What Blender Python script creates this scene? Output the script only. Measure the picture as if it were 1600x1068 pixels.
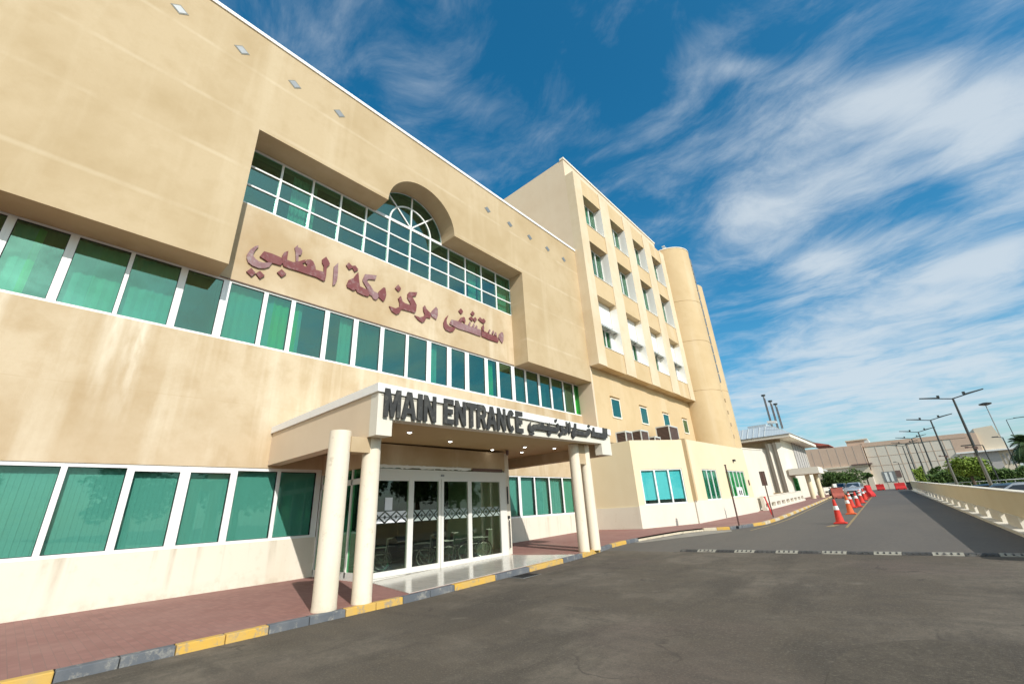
import bpy, bmesh, math, random
from mathutils import Vector, Matrix, noise as mnoise
R = math.radians
random.seed(7)
for o in list(bpy.data.objects): bpy.data.objects.remove(o)
SC = bpy.context.scene
COL = SC.collection
PI = math.pi

# ---------------------------------------------------------------- camera
CAM_R = (0.738855, 0.671683, -0.054179)
CAM_U = (0.287928, -0.241984, 0.926575)
CAM_F = (-0.609254, 0.700205, 0.372187)
cd = bpy.data.cameras.new('camera'); cam = bpy.data.objects.new('camera', cd); COL.objects.link(cam)
m = Matrix.Identity(4)
for i in range(3):
    m[i][0] = CAM_R[i]; m[i][1] = CAM_U[i]; m[i][2] = -CAM_F[i]
m[2][3] = 1.65
cam.matrix_world = m
cd.sensor_width = 36.0; cd.lens = 656.7625/1600*36
cd.clip_start = 0.05; cd.clip_end = 5000
SC.camera = cam

# ---------------------------------------------------------------- light and sky
SUN = Vector((1.0, -0.33, 0.71)).normalized()
EL = math.asin(SUN.z); ROT = math.atan2(SUN.x, SUN.y)
sl = bpy.data.lights.new('sun', 'SUN'); sun = bpy.data.objects.new('sun', sl); COL.objects.link(sun)
sl.energy = 4.3; sl.angle = R(0.5); sl.color = (1.0, 0.96, 0.895)
sun.rotation_euler = SUN.to_track_quat('Z', 'Y').to_euler()
W = bpy.data.worlds.new('World'); SC.world = W; W.use_nodes = True
nt = W.node_tree; nt.nodes.clear()
def N(t, **k):
    n = nt.nodes.new(t)
    for a, b in k.items(): setattr(n, a, b)
    return n
def L(a, b): nt.links.new(a, b)
def mth(op, a, b=None, c=None, clamp=False):
    n = N('ShaderNodeMath', operation=op); n.use_clamp = clamp
    for i, v in enumerate((a, b, c)):
        if v is None: continue
        if isinstance(v, (int, float)): n.inputs[i].default_value = v
        else: L(v, n.inputs[i])
    return n.outputs[0]
sky = N('ShaderNodeTexSky'); sky.sky_type = 'NISHITA'; sky.sun_disc = False
sky.sun_elevation = EL; sky.sun_rotation = ROT; sky.air_density = 1.0; sky.dust_density = 1.6; sky.ozone_density = 3.0
hsv = N('ShaderNodeHueSaturation'); hsv.inputs['Saturation'].default_value = 1.33; hsv.inputs['Hue'].default_value = 0.492
tint = N('ShaderNodeMix', data_type='RGBA'); tint.blend_type = 'MULTIPLY'; tint.inputs['Factor'].default_value = 1; tint.inputs['B'].default_value = (.97, 1.13, 1.10, 1)
L(sky.outputs[0], tint.inputs['A']); L(tint.outputs['Result'], hsv.inputs['Color'])
tc = N('ShaderNodeTexCoord'); sep = N('ShaderNodeSeparateXYZ'); L(tc.outputs['Generated'], sep.inputs[0])
zc = mth('ADD', mth('MAXIMUM', sep.outputs[2], 0.0), 0.08)
px = mth('DIVIDE', sep.outputs[0], zc); py = mth('DIVIDE', sep.outputs[1], zc)
cv = N('ShaderNodeCombineXYZ'); L(px, cv.inputs[0]); L(py, cv.inputs[1])
# the cirrus sheet lies on a plane high above: p = direction.xy / direction.z
warp = N('ShaderNodeTexNoise'); warp.inputs['Scale'].default_value = 1.3; warp.inputs['Detail'].default_value = 3; L(cv.outputs[0], warp.inputs['Vector'])
wsub = N('ShaderNodeVectorMath', operation='SUBTRACT'); L(warp.outputs['Color'], wsub.inputs[0]); wsub.inputs[1].default_value = (.5, .5, .5)
wsc = N('ShaderNodeVectorMath', operation='SCALE'); L(wsub.outputs[0], wsc.inputs[0]); wsc.inputs['Scale'].default_value = 0.6
wadd = N('ShaderNodeVectorMath', operation='ADD'); L(cv.outputs[0], wadd.inputs[0]); L(wsc.outputs[0], wadd.inputs[1])
mp = N('ShaderNodeMapping'); L(wadd.outputs[0], mp.inputs['Vector']); mp.inputs['Rotation'].default_value = (0, 0, R(-62)); mp.inputs['Scale'].default_value = (1.3, 2.0, 1)
n1 = N('ShaderNodeTexNoise'); n1.inputs['Scale'].default_value = 1.9; n1.inputs['Detail'].default_value = 9; n1.inputs['Roughness'].default_value = .60; L(mp.outputs[0], n1.inputs['Vector'])
mp2 = N('ShaderNodeMapping'); L(wadd.outputs[0], mp2.inputs['Vector']); mp2.inputs['Rotation'].default_value = (0, 0, R(-50)); mp2.inputs['Scale'].default_value = (3.6, 6, 1); mp2.inputs['Location'].default_value = (3, 1, 0)
n2 = N('ShaderNodeTexNoise'); n2.inputs['Scale'].default_value = 1.5; n2.inputs['Detail'].default_value = 8; n2.inputs['Roughness'].default_value = .72; L(mp2.outputs[0], n2.inputs['Vector'])
def blob(cx, cy, rx, ry, ang, amp):
    c, s = math.cos(R(ang)), math.sin(R(ang))
    dx = mth('SUBTRACT', px, cx); dy = mth('SUBTRACT', py, cy)
    u = mth('ADD', mth('MULTIPLY', dx, c/rx), mth('MULTIPLY', dy, s/rx))
    v = mth('ADD', mth('MULTIPLY', dx, -s/ry), mth('MULTIPLY', dy, c/ry))
    d = mth('ADD', mth('MULTIPLY', u, u), mth('MULTIPLY', v, v))
    return mth('MULTIPLY', mth('POWER', 2.718, mth('MULTIPLY', d, -1.0)), amp)
BL = [(.12, 1.7, .50, .75, 0, .13), (.1, 3.2, .9, 1.0, 0, .10), (.28, 1.24, .34, .10, 48, .27), (.08, 1.38, .24, .12, 48, .20), (-.13, 1.38, .15, .30, 10, .24), (.42, 1.52, .30, .10, 60, .22),
      (.02, 1.95, .22, .10, 60, .24), (-.10, 1.95, .14, .3, 0, .14), (.46, 2.3, .26, .4, 0, .20), (-.14, 2.7, .25, .5, 60, .16), (.20, 2.7, .3, .3, 40, .14),
      (.25, 4.4, 1.1, 1.6, 0, .30), (-.45, 3.6, .4, 1.0, 80, .22), (-.37, .60, .24, .05, 62, .07), (-.54, .46, .20, .05, 70, .11), (-.44, .72, .2, .08, 62, .03),
      (-.20, .93, .13, .05, 50, .05), (-.02, .86, .08, .03, 40, .24), (-.36, .98, .18, .12, 50, .06), (.2, -1.6, 2.2, 1.2, 0, .85), (1.7, .7, 1.3, 1.0, 0, .42),  # last two blobs: unseen clouds, added for white fill and brighter window reflections
      (.30, 1.75, .10, .20, -20, -.22), (-.12, .66, .22, .10, 0, -.30), (.15, .92, .2, .10, 40, -.15), (-.22, .78, .07, .05, 0, -.15)]
acc = None
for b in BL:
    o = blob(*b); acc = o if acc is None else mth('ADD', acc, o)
det = mth('ADD', mth('MULTIPLY', n1.outputs[0], 0.76), mth('MULTIPLY', n2.outputs[0], 0.30))
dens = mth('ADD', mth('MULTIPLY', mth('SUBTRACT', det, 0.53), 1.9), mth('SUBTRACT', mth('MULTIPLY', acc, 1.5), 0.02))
hz_ = mth('MULTIPLY', mth('POWER', 2.718, mth('MULTIPLY', mth('MAXIMUM', sep.outputs[2], 0.0), -7.5)), 0.66)
dens = mth('ADD', mth('MAXIMUM', mth('MULTIPLY', dens, 1.15), 0.0), hz_, clamp=True)
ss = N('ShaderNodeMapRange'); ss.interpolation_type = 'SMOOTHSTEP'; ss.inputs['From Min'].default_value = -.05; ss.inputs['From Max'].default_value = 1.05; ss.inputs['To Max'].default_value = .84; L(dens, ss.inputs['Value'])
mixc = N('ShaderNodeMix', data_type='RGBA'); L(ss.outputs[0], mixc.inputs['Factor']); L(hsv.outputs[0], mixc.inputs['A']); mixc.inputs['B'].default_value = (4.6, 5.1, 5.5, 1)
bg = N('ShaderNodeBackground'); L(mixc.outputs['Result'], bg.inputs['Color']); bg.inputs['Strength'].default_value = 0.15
out = N('ShaderNodeOutputWorld'); L(bg.outputs[0], out.inputs['Surface'])
SC.view_settings.view_transform = 'Standard'; SC.view_settings.look = 'None'
SC.view_settings.exposure = 0.0; SC.view_settings.gamma = 1.0; SC.view_settings.use_curve_mapping = False
SC.cycles.max_bounces = 8; SC.cycles.transparent_max_bounces = 16
SC.cycles.caustics_reflective = False; SC.cycles.caustics_refractive = False

# ---------------------------------------------------------------- materials
MT = {}; MAT = {}
class Mat:
    def __init__(s, name, col=(.5, .5, .5), rough=.7, metal=0.0, spec=.5):
        s.m = bpy.data.materials.new(name); s.m.use_nodes = True; s.t = s.m.node_tree
        s.b = s.t.nodes['Principled BSDF']
        s.b.inputs['Base Color'].default_value = (*col, 1); s.b.inputs['Roughness'].default_value = rough
        s.b.inputs['Metallic'].default_value = metal; s.b.inputs['Specular IOR Level'].default_value = spec
        s.g = s.t.nodes.new('ShaderNodeNewGeometry'); s.pos = s.g.outputs['Position']
        s.col = None; s.base = col; MT[name] = s.m
    def node(s, t, **k):
        n = s.t.nodes.new(t)
        for a, b in k.items(): setattr(n, a, b)
        return n
    def link(s, a, b): s.t.links.new(a, b)
    def noise(s, scale, detail=4, stretch=(1, 1, 1), rough=.55, off=(0, 0, 0)):
        mp = s.node('ShaderNodeMapping'); mp.inputs['Scale'].default_value = stretch; mp.inputs['Location'].default_value = off
        s.link(s.pos, mp.inputs['Vector'])
        n = s.node('ShaderNodeTexNoise'); n.inputs['Scale'].default_value = scale; n.inputs['Detail'].default_value = detail
        n.inputs['Roughness'].default_value = rough; s.link(mp.outputs[0], n.inputs['Vector']); return n.outputs[0]
    def ramp(s, v, lo, hi, a=0., b=1.):
        r = s.node('ShaderNodeMapRange'); s.link(v, r.inputs['Value'])
        for k, x in (('From Min', lo), ('From Max', hi), ('To Min', a), ('To Max', b)): r.inputs[k].default_value = x
        return r.outputs[0]
    def mul(s, a, b):
        n = s.node('ShaderNodeMath', operation='MULTIPLY')
        for i, v in enumerate((a, b)):
            if isinstance(v, (int, float)): n.inputs[i].default_value = v
            else: s.link(v, n.inputs[i])
        return n.outputs[0]
    def mix(s, fac, col, mode='MIX'):
        n = s.node('ShaderNodeMix', data_type='RGBA'); n.blend_type = mode
        if isinstance(fac, (int, float)): n.inputs['Factor'].default_value = fac
        else: s.link(fac, n.inputs['Factor'])
        if s.col is None: n.inputs['A'].default_value = (*s.base, 1)
        else: s.link(s.col, n.inputs['A'])
        n.inputs['B'].default_value = (*col, 1)
        s.col = n.outputs['Result']; s.link(s.col, s.b.inputs['Base Color']); return s
    def bump(s, h, st=.2, dist=.02):
        n = s.node('ShaderNodeBump'); n.inputs['Strength'].default_value = st; n.inputs['Distance'].default_value = dist
        s.link(h, n.inputs['Height']); s.link(n.outputs[0], s.b.inputs['Normal']); return s
    def sepz(s):
        n = s.node('ShaderNodeSeparateXYZ'); s.link(s.pos, n.inputs[0]); return n.outputs

def stain(M, z0, ln, col, sc, amt, off=0.0, y_only=True):
    # runs of dirt that start under a ledge at height z0 and fade out downwards
    n = M.noise(sc, 3, stretch=(0, 1, .04), off=(off, off*2, 0))
    z = M.node('ShaderNodeSeparateXYZ'); M.link(M.pos, z.inputs[0])
    top = M.ramp(z.outputs[2], z0-ln, z0, 0, 1); cut = M.ramp(z.outputs[2], z0+.005, z0+.01, 1, 0)
    M.mix(M.mul(M.mul(M.mul(M.ramp(n, .56, .68, 0, amt), top), cut), M.ramp(M.noise(6, 5, stretch=(1, 1, .3)), .3, .6, .3, 1)), col)
def grime(M):
    # splash dirt at the foot of a wall
    z = M.node('ShaderNodeSeparateXYZ'); M.link(M.pos, z.inputs[0])
    M.mix(M.mul(M.ramp(z.outputs[2], .05, .42, 1, 0), M.ramp(M.noise(3.5, 6, rough=.7), .42, .66, 0, .55)), (.42, .34, .24))
def joints(M, zs_, w, amt, col):
    z = M.node('ShaderNodeSeparateXYZ'); M.link(M.pos, z.inputs[0])
    for zj in zs_:
        a = M.node('ShaderNodeMath', operation='SUBTRACT'); M.link(z.outputs[2], a.inputs[0]); a.inputs[1].default_value = zj
        b = M.node('ShaderNodeMath', operation='ABSOLUTE'); M.link(a.outputs[0], b.inputs[0])
        M.mix(M.mul(M.ramp(b.outputs[0], w*.3, w, amt, 0), M.ramp(M.noise(.9, 4, off=(zj, 1, 1)), .35, .6)), col)
def plaster(name, col, dark, light, amt=1.0, streak=1.0):
    M = Mat(name, col, .88, spec=.25); MAT[name] = M
    M.mix(M.ramp(M.noise(.35, 5), .42, .68, 0, .55*amt), dark)
    M.mix(M.ramp(M.noise(1.3, 6, off=(9, 3, 1)), .5, .75, 0, .38*amt), dark)
    M.mix(M.ramp(M.noise(.8, 5, stretch=(1, 1, .10), off=(3, 7, 5)), .56, .72, 0, .55*streak), light)
    M.mix(M.ramp(M.noise(2.2, 5, stretch=(1, 1, .07), off=(13, 2, 5)), .58, .75, 0, .28*streak), dark)
    M.mix(M.ramp(M.noise(14, 4), .35, .7, 0, .10), dark)
    M.bump(M.noise(30, 6), .25, .01); return M
plaster('plaster', (.59, .475, .325), (.41, .285, .15), (.72, .63, .48), 1.3, 1.2)
stain(MAT['plaster'], 6.98, 3.6, (.80, .72, .58), 1.05, .75, 2.0); stain(MAT['plaster'], 6.98, 1.6, (.40, .27, .13), 2.1, .45, 7.0); stain(MAT['plaster'], 12.04, 1.2, (.45, .31, .16), 2.6, .35, 4.0); joints(MAT['plaster'], (5.1,), .012, .4, (.42, .30, .17))
plaster('plaster_light', (.70, .585, .42), (.58, .44, .26), (.78, .69, .54), .9, .5)
plaster('plaster_upper', (.535, .415, .26), (.42, .305, .165), (.66, .55, .385), 1.15, .6)
joints(MAT['plaster_upper'], (10.32, 12.65, 14.65, 16.9), .10, .20, (.76, .66, .49)); joints(MAT['plaster_upper'], (10.45, 12.78, 14.8), .016, .22, (.44, .33, .20)); stain(MAT['plaster_upper'], 18.75, 1.8, (.46, .34, .19), 1.6, .45, 5.0)
plaster('plaster_tower', (.71, .58, .425), (.63, .49, .34), (.77, .66, .52), .8, .4); Mat('reveal_white', (.90, .87, .80), .7)
plaster('plaster_tan', (.62, .47, .28), (.52, .37, .19), (.71, .60, .43), .8, .6)
plaster('plaster_annex', (.76, .66, .46), (.69, .57, .36), (.80, .72, .54), .6, .4)
plaster('cream_base', (.83, .775, .66), (.70, .60, .46), (.87, .83, .75), .6, .4)
M = Mat('dado', (.73, .675, .565), .85, spec=.25)
M.mix(M.ramp(M.noise(.7, 5), .5, .75, 0, .35), (.70, .62, .50))
M.mix(M.ramp(M.noise(1.1, 4, stretch=(1, 1, .12), off=(1, 4, 2)), .60, .74, 0, .5), (.62, .55, .42))
M.mix(M.ramp(M.noise(5, 5), .6, .8, 0, .3), (.52, .42, .28)); stain(M, 1.24, 1.2, (.42, .35, .25), 2.3, .8, 3.1); stain(M, 3.2, 3.2, (.50, .36, .20), 9, .0); grime(M); M.bump(M.noise(25, 5), .2, .01)
plaster('white_wall', (.735, .69, .595), (.62, .55, .43), (.79, .76, .69), .5, .6)
M = Mat('white_paint', (.84, .83, .80), .5); M.mix(M.ramp(M.noise(3, 5), .55, .8, 0, .25), (.66, .62, .54))
M = Mat('white_frame', (.82, .83, .81), .35); M.mix(M.ramp(M.noise(2.5, 4), .55, .8, 0, .18), (.62, .60, .54))
M = Mat('dirty_white', (.76, .74, .68), .6); M.mix(M.ramp(M.noise(4, 5), .45, .7, 0, .5), (.55, .50, .42))
M = Mat('door_frame', (.72, .71, .66), .35); M.mix(M.ramp(M.noise(2.5, 4), .55, .8, 0, .2), (.58, .54, .46))
M = Mat('column_paint', (.80, .71, .57), .7, spec=.3)
M.mix(M.ramp(M.noise(1.5, 5, stretch=(1, 1, .25)), .48, .72, 0, .5), (.66, .54, .37)); M.mix(M.ramp(M.noise(18, 4), .5, .8, 0, .2), (.60, .50, .36)); grime(M); M.mix(M.ramp(M.noise(4, 7, rough=.75, off=(3, 3, 3)), .60, .66, 0, .5), (.52, .43, .31))
M.bump(M.noise(40, 5), .2, .006)
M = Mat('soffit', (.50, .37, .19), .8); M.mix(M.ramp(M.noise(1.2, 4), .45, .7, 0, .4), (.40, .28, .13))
M = Mat('asphalt', (.110, .090, .067), .88, spec=.25)
M.mix(M.ramp(M.noise(.25, 6, off=(4, 1, 0), rough=.6), .46, .58, 0, .85), (.185, .155, .120))
M.mix(M.ramp(M.noise(.55, 7, stretch=(1, .35, 1), off=(8, 8, 0), rough=.68), .50, .60, 0, .8), (.070, .059, .046)); M.mix(M.ramp(M.noise(1.3, 4, stretch=(.35, 1, 1), off=(2, 5, 0)), .60, .66, 0, .5), (.065, .055, .045)); M.mix(M.ramp(M.noise(3.1, 2, off=(7, 1, 0)), .735, .76, 0, .75), (.038, .034, .03)); M.mix(M.ramp(M.noise(2.3, 6, off=(1, 3, 0), rough=.7), .60, .70, 0, .6), (.20, .172, .135))
M.mix(M.ramp(M.noise(.16, 3, off=(2.7, 5, 0)), .52, .62, 0, .5), (.150, .110, .094))
M.mix(M.ramp(M.noise(1.9, 8, stretch=(.5, 1.4, 1), off=(1, 6, 0), rough=.72), .46, .64, 0, .55), (.088, .075, .060))
M.mix(M.ramp(M.noise(9, 8, rough=.75), .44, .66, 0, .55), (.090, .077, .062))
M.mix(M.ramp(M.noise(34, 4, rough=.7), .52, .70, 0, .5), (.24, .205, .16)); M.mix(M.ramp(M.noise(48, 4, off=(4, 4, 4), rough=.7), .54, .70, 0, .6), (.055, .048, .040))
vo_ = M.node('ShaderNodeTexVoronoi'); vo_.feature = 'DISTANCE_TO_EDGE'; vo_.inputs['Scale'].default_value = .33
wn_ = M.node('ShaderNodeTexNoise'); wn_.inputs['Scale'].default_value = 1.4; wn_.inputs['Detail'].default_value = 5; M.link(M.pos, wn_.inputs['Vector'])
wm_ = M.node('ShaderNodeVectorMath', operation='SCALE'); M.link(wn_.outputs['Color'], wm_.inputs[0]); wm_.inputs['Scale'].default_value = .9
wa_ = M.node('ShaderNodeVectorMath', operation='ADD'); M.link(M.pos, wa_.inputs[0]); M.link(wm_.outputs[0], wa_.inputs[1]); M.link(wa_.outputs[0], vo_.inputs['Vector'])
M.mix(M.mul(M.ramp(vo_.outputs['Distance'], .0, .010, .55, 0), M.ramp(M.noise(.5, 3, off=(6, 2, 0)), .50, .6)), (.045, .038, .032))
M.bump(M.noise(70, 5, rough=.7), .7, .012)
M = Mat('asphalt_far', (.138, .122, .104), .82, spec=.3)
M.mix(M.ramp(M.noise(.5, 5, stretch=(1, .3, 1)), .42, .7, 0, .6), (.098, .090, .082)); M.mix(M.ramp(M.noise(8, 7, stretch=(1, .4, 1), rough=.7), .46, .66, 0, .5), (.105, .094, .082)); M.bump(M.noise(70, 4), .5, .01)
M = Mat('asphalt_patch', (.088, .074, .056), .88, spec=.25)
M.mix(M.ramp(M.noise(1.7, 8, off=(1, 6, 0), rough=.72), .44, .62, 0, .7), (.118, .098, .074)); M.mix(M.ramp(M.noise(34, 4, rough=.7), .50, .70, 0, .6), (.20, .17, .13)); M.mix(M.ramp(M.noise(9, 8, rough=.75), .44, .66, 0, .55), (.060, .050, .040)); M.bump(M.noise(70, 5, rough=.7), .7, .012)
M = Mat('dust_ground', (.30, .255, .20), .9); M.mix(M.ramp(M.noise(.15, 5), .4, .7, 0, .6), (.22, .18, .14))
M = Mat('concrete_apron', (.30, .27, .225), .85); M.mix(M.ramp(M.noise(1.2, 6), .45, .7, 0, .7), (.19, .17, .145)); M.bump(M.noise(60, 4), .3, .01)
M = Mat('paver', (.30, .16, .135), .85, spec=.25)
bt = M.node('ShaderNodeTexBrick'); bt.inputs['Scale'].default_value = 1.0; bt.inputs['Mortar Size'].default_value = .006; bt.inputs['Mortar Smooth'].default_value = .3
bt.inputs['Brick Width'].default_value = .22; bt.inputs['Row Height'].default_value = .11
bt.inputs['Color1'].default_value = (.315, .165, .14, 1); bt.inputs['Color2'].default_value = (.265, .135, .115, 1); bt.inputs['Mortar'].default_value = (.235, .14, .12, 1)
M.link(M.pos, bt.inputs['Vector']); M.col = bt.outputs['Color']; M.link(M.col, M.b.inputs['Base Color'])
M.mix(M.ramp(M.noise(.6, 5), .42, .7, 0, .5), (.34, .20, .17)); M.mix(M.ramp(M.noise(2.2, 6, off=(5, 5, 0)), .52, .75, 0, .4), (.22, .115, .095)); M.mix(M.ramp(M.noise(.3, 4, off=(1, 9, 0)), .55, .7, 0, .4), (.36, .25, .20))
M.bump(M.noise(60, 4), .3, .006)
M = Mat('tile_floor', (.50, .47, .42), .16, spec=.6)
bt = M.node('ShaderNodeTexBrick'); bt.offset = 0; bt.inputs['Scale'].default_value = 1; bt.inputs['Mortar Size'].default_value = .004; bt.inputs['Brick Width'].default_value = .6; bt.inputs['Row Height'].default_value = .6
bt.inputs['Color1'].default_value = (.52, .48, .42, 1); bt.inputs['Color2'].default_value = (.48, .445, .39, 1); bt.inputs['Mortar'].default_value = (.28, .25, .21, 1)
M.link(M.pos, bt.inputs['Vector']); M.col = bt.outputs['Color']; M.link(M.col, M.b.inputs['Base Color'])
M.mix(M.ramp(M.noise(2, 6), .5, .75, 0, .35), (.36, .33, .28))
def kerbm(name, c, d, e):
    M = Mat(name, c, .75); M.mix(M.ramp(M.noise(2.5, 6), .42, .68, 0, .75), d); M.mix(M.ramp(M.noise(5, 7, off=(2, 2, 2), rough=.72), .53, .63, 0, .85), e); M.bump(M.noise(50, 5), .4, .01)
kerbm('kerb_yellow', (.62, .37, .065), (.52, .35, .13), (.30, .26, .20))
kerbm('kerb_black', (.105, .115, .13), (.17, .175, .18), (.28, .265, .235))
kerbm('kerb_cream', (.62, .54, .40), (.50, .42, .29), (.33, .27, .19))
kerbm('bump_white', (.36, .34, .275), (.27, .25, .20), (.16, .14, .12))
kerbm('bump_black', (.045, .043, .04), (.085, .08, .072), (.14, .13, .115))
kerbm('line_yellow', (.34, .24, .10), (.20, .16, .10), (.13, .115, .10))
kerbm('cone_red', (.66, .035, .02), (.58, .05, .03), (.42, .06, .04))
kerbm('barrier_red', (.62, .02, .022), (.52, .03, .028), (.40, .05, .04))
kerbm('barrier_faded', (.42, .10, .07), (.32, .08, .06), (.20, .08, .06))
kerbm('cone_orange', (.72, .12, .03), (.66, .14, .05), (.5, .12, .06))
kerbm('letter_maroon', (.170, .045, .046), (.21, .075, .072), (.25, .14, .135))
kerbm('letter_worn', (.27, .155, .16), (.18, .07, .075), (.33, .25, .24))
kerbm('letter_dark', (.035, .035, .034), (.06, .058, .052), (.10, .095, .08))
Mat('vent_grey', (.23, .225, .19), .7); Mat('reflective_white', (.85, .85, .82), .4)
M = Mat('metal_grey', (.30, .31, .31), .45, .6); M.mix(M.ramp(M.noise(6, 4), .5, .8, 0, .3), (.2, .19, .17))
Mat('lamp_dark', (.05, .055, .055), .5, .3); Mat('pole_paint', (.16, .155, .13), .5, .3)
Mat('rust_pole', (.12, .055, .045), .7); Mat('black_plastic', (.02, .02, .022), .5); Mat('rubber', (.018, .018, .018), .8)
Mat('chrome', (.62, .62, .62), .2, 1.0); Mat('dark_grille', (.055, .035, .03), .7); Mat('brown_panel', (.16, .10, .085), .75)
M = Mat('cool_grey_roof', (.50, .56, .60), .45, .1); wv = M.node('ShaderNodeTexWave'); wv.bands_direction = 'X'; wv.inputs['Scale'].default_value = 1.1; M.link(M.pos, wv.inputs['Vector'])
M.mix(M.ramp(wv.outputs['Fac'], .8, 1, 0, .5), (.36, .42, .46)); M.mix(M.ramp(M.noise(.9, 4), .5, .7, 0, .3), (.5, .54, .56))
Mat('pale_metal', (.66, .67, .64), .45, .2)
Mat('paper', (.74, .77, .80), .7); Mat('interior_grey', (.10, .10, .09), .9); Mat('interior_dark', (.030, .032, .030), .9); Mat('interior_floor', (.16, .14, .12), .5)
M = Mat('blind', (.62, .67, .63), .85); M.b.inputs['Roughness'].default_value = .9
M = Mat('blind_pale', (.80, .86, .84), .9)
M = Mat('curtain', (.62, .74, .58), .9); M.mix(M.ramp(M.noise(3, 3, stretch=(1, 1, .1)), .4, .7, 0, .4), (.45, .56, .42))
Mat('curtain_green', (.46, .80, .26), .9); Mat('white_curtain', (.75, .76, .72), .9)
def glassm(name, tint, gcol, base, rough=.015):
    m = bpy.data.materials.new(name); m.use_nodes = True; t = m.node_tree; t.nodes.clear()
    tr = t.nodes.new('ShaderNodeBsdfTransparent'); tr.inputs[0].default_value = (*[math.sqrt(x) for x in tint], 1)
    gl = t.nodes.new('ShaderNodeBsdfGlossy'); gl.inputs['Roughness'].default_value = rough; gl.inputs['Color'].default_value = (*gcol, 1)
    lw = t.nodes.new('ShaderNodeLayerWeight'); lw.inputs[0].default_value = .5; fr = t.nodes.new('ShaderNodeMath'); fr.operation = 'POWER'; t.links.new(lw.outputs['Facing'], fr.inputs[0]); fr.inputs[1].default_value = 4.5
    ad = t.nodes.new('ShaderNodeMath'); ad.operation = 'ADD'; ad.use_clamp = True; ad.inputs[1].default_value = base; t.links.new(fr.outputs[0], ad.inputs[0])
    nz = t.nodes.new('ShaderNodeTexNoise'); nz.inputs['Scale'].default_value = .8; g = t.nodes.new('ShaderNodeNewGeometry'); t.links.new(g.outputs['Position'], nz.inputs['Vector'])
    bp = t.nodes.new('ShaderNodeBump'); bp.inputs['Strength'].default_value = .12; bp.inputs['Distance'].default_value = .02; t.links.new(nz.outputs[0], bp.inputs['Height']); t.links.new(bp.outputs[0], gl.inputs['Normal'])
    mx = t.nodes.new('ShaderNodeMixShader'); t.links.new(ad.outputs[0], mx.inputs[0]); t.links.new(tr.outputs[0], mx.inputs[1]); t.links.new(gl.outputs[0], mx.inputs[2])
    o = t.nodes.new('ShaderNodeOutputMaterial'); t.links.new(mx.outputs[0], o.inputs[0]); MT[name] = m
glassm('glass_teal', (.22, .66, .52), (.62, .92, .72), .22)
glassm('glass_ground', (.33, .63, .57), (.62, .82, .76), .05)
glassm('glass_upper', (.26, .62, .52), (.55, .86, .72), .22)
glassm('glass_green', (.20, .70, .36), (.6, .8, .7), .04)
glassm('glass_door', (.55, .62, .52), (.85, .9, .9), .07)
glassm('glass_cyan', (.30, .74, .76), (.7, .8, .8), .04)
glassm('glass_car', (.12, .15, .16), (.9, .95, 1), .08)
def emis(name, c, s):
    m = bpy.data.materials.new(name); m.use_nodes = True; b = m.node_tree.nodes['Principled BSDF']
    b.inputs['Emission Color'].default_value = (*c, 1); b.inputs['Emission Strength'].default_value = s; MT[name] = m
emis('lamp_glow', (1, .95, .85), 9)
def carpaint(name, c):
    M = Mat(name, c, .3, .35); M.b.inputs['Coat Weight'].default_value = .8; M.b.inputs['Coat Roughness'].default_value = .06
carpaint('car_silver', (.50, .53, .56)); carpaint('car_black', (.03, .032, .035)); carpaint('car_blue', (.10, .17, .24)); carpaint('car_white', (.72, .74, .74))
def leafm(name, a, b, c):
    M = Mat(name, a, .6, spec=.3)
    M.mix(M.ramp(M.noise(1.4, 3), .4, .65), b); M.mix(M.ramp(M.noise(9, 2, off=(3, 3, 3)), .5, .65, 0, .8), c)
    M.b.inputs['Subsurface Weight'].default_value = 0
Mat('band_clear', (.30, .36, .34), .5); Mat('rail_grey', (.20, .20, .20), .4, .7)
leafm('leaf_dark', (.035, .075, .018), (.06, .11, .025), (.085, .14, .03))
leafm('leaf_mid', (.075, .14, .03), (.05, .095, .022), (.12, .18, .04))
leafm('leaf_bright', (.20, .29, .035), (.15, .23, .03), (.28, .36, .07))
leafm('leaf_palm', (.045, .085, .03), (.07, .11, .04), (.03, .055, .02))
M = Mat('bark', (.12, .085, .06), .9); M.bump(M.noise(12, 5), .6, .03)
plaster('far_brown', (.60, .44, .33), (.50, .36, .27), (.66, .52, .42), .6, .3)
plaster('far_beige', (.68, .62, .52), (.60, .53, .43), (.72, .67, .58), .6, .3)
plaster('far_light', (.72, .62, .48), (.62, .53, .40), (.76, .68, .56), .6, .3)
plaster('far_grey', (.48, .45, .42), (.40, .38, .36), (.54, .50, .47), .6, .3)

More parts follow.
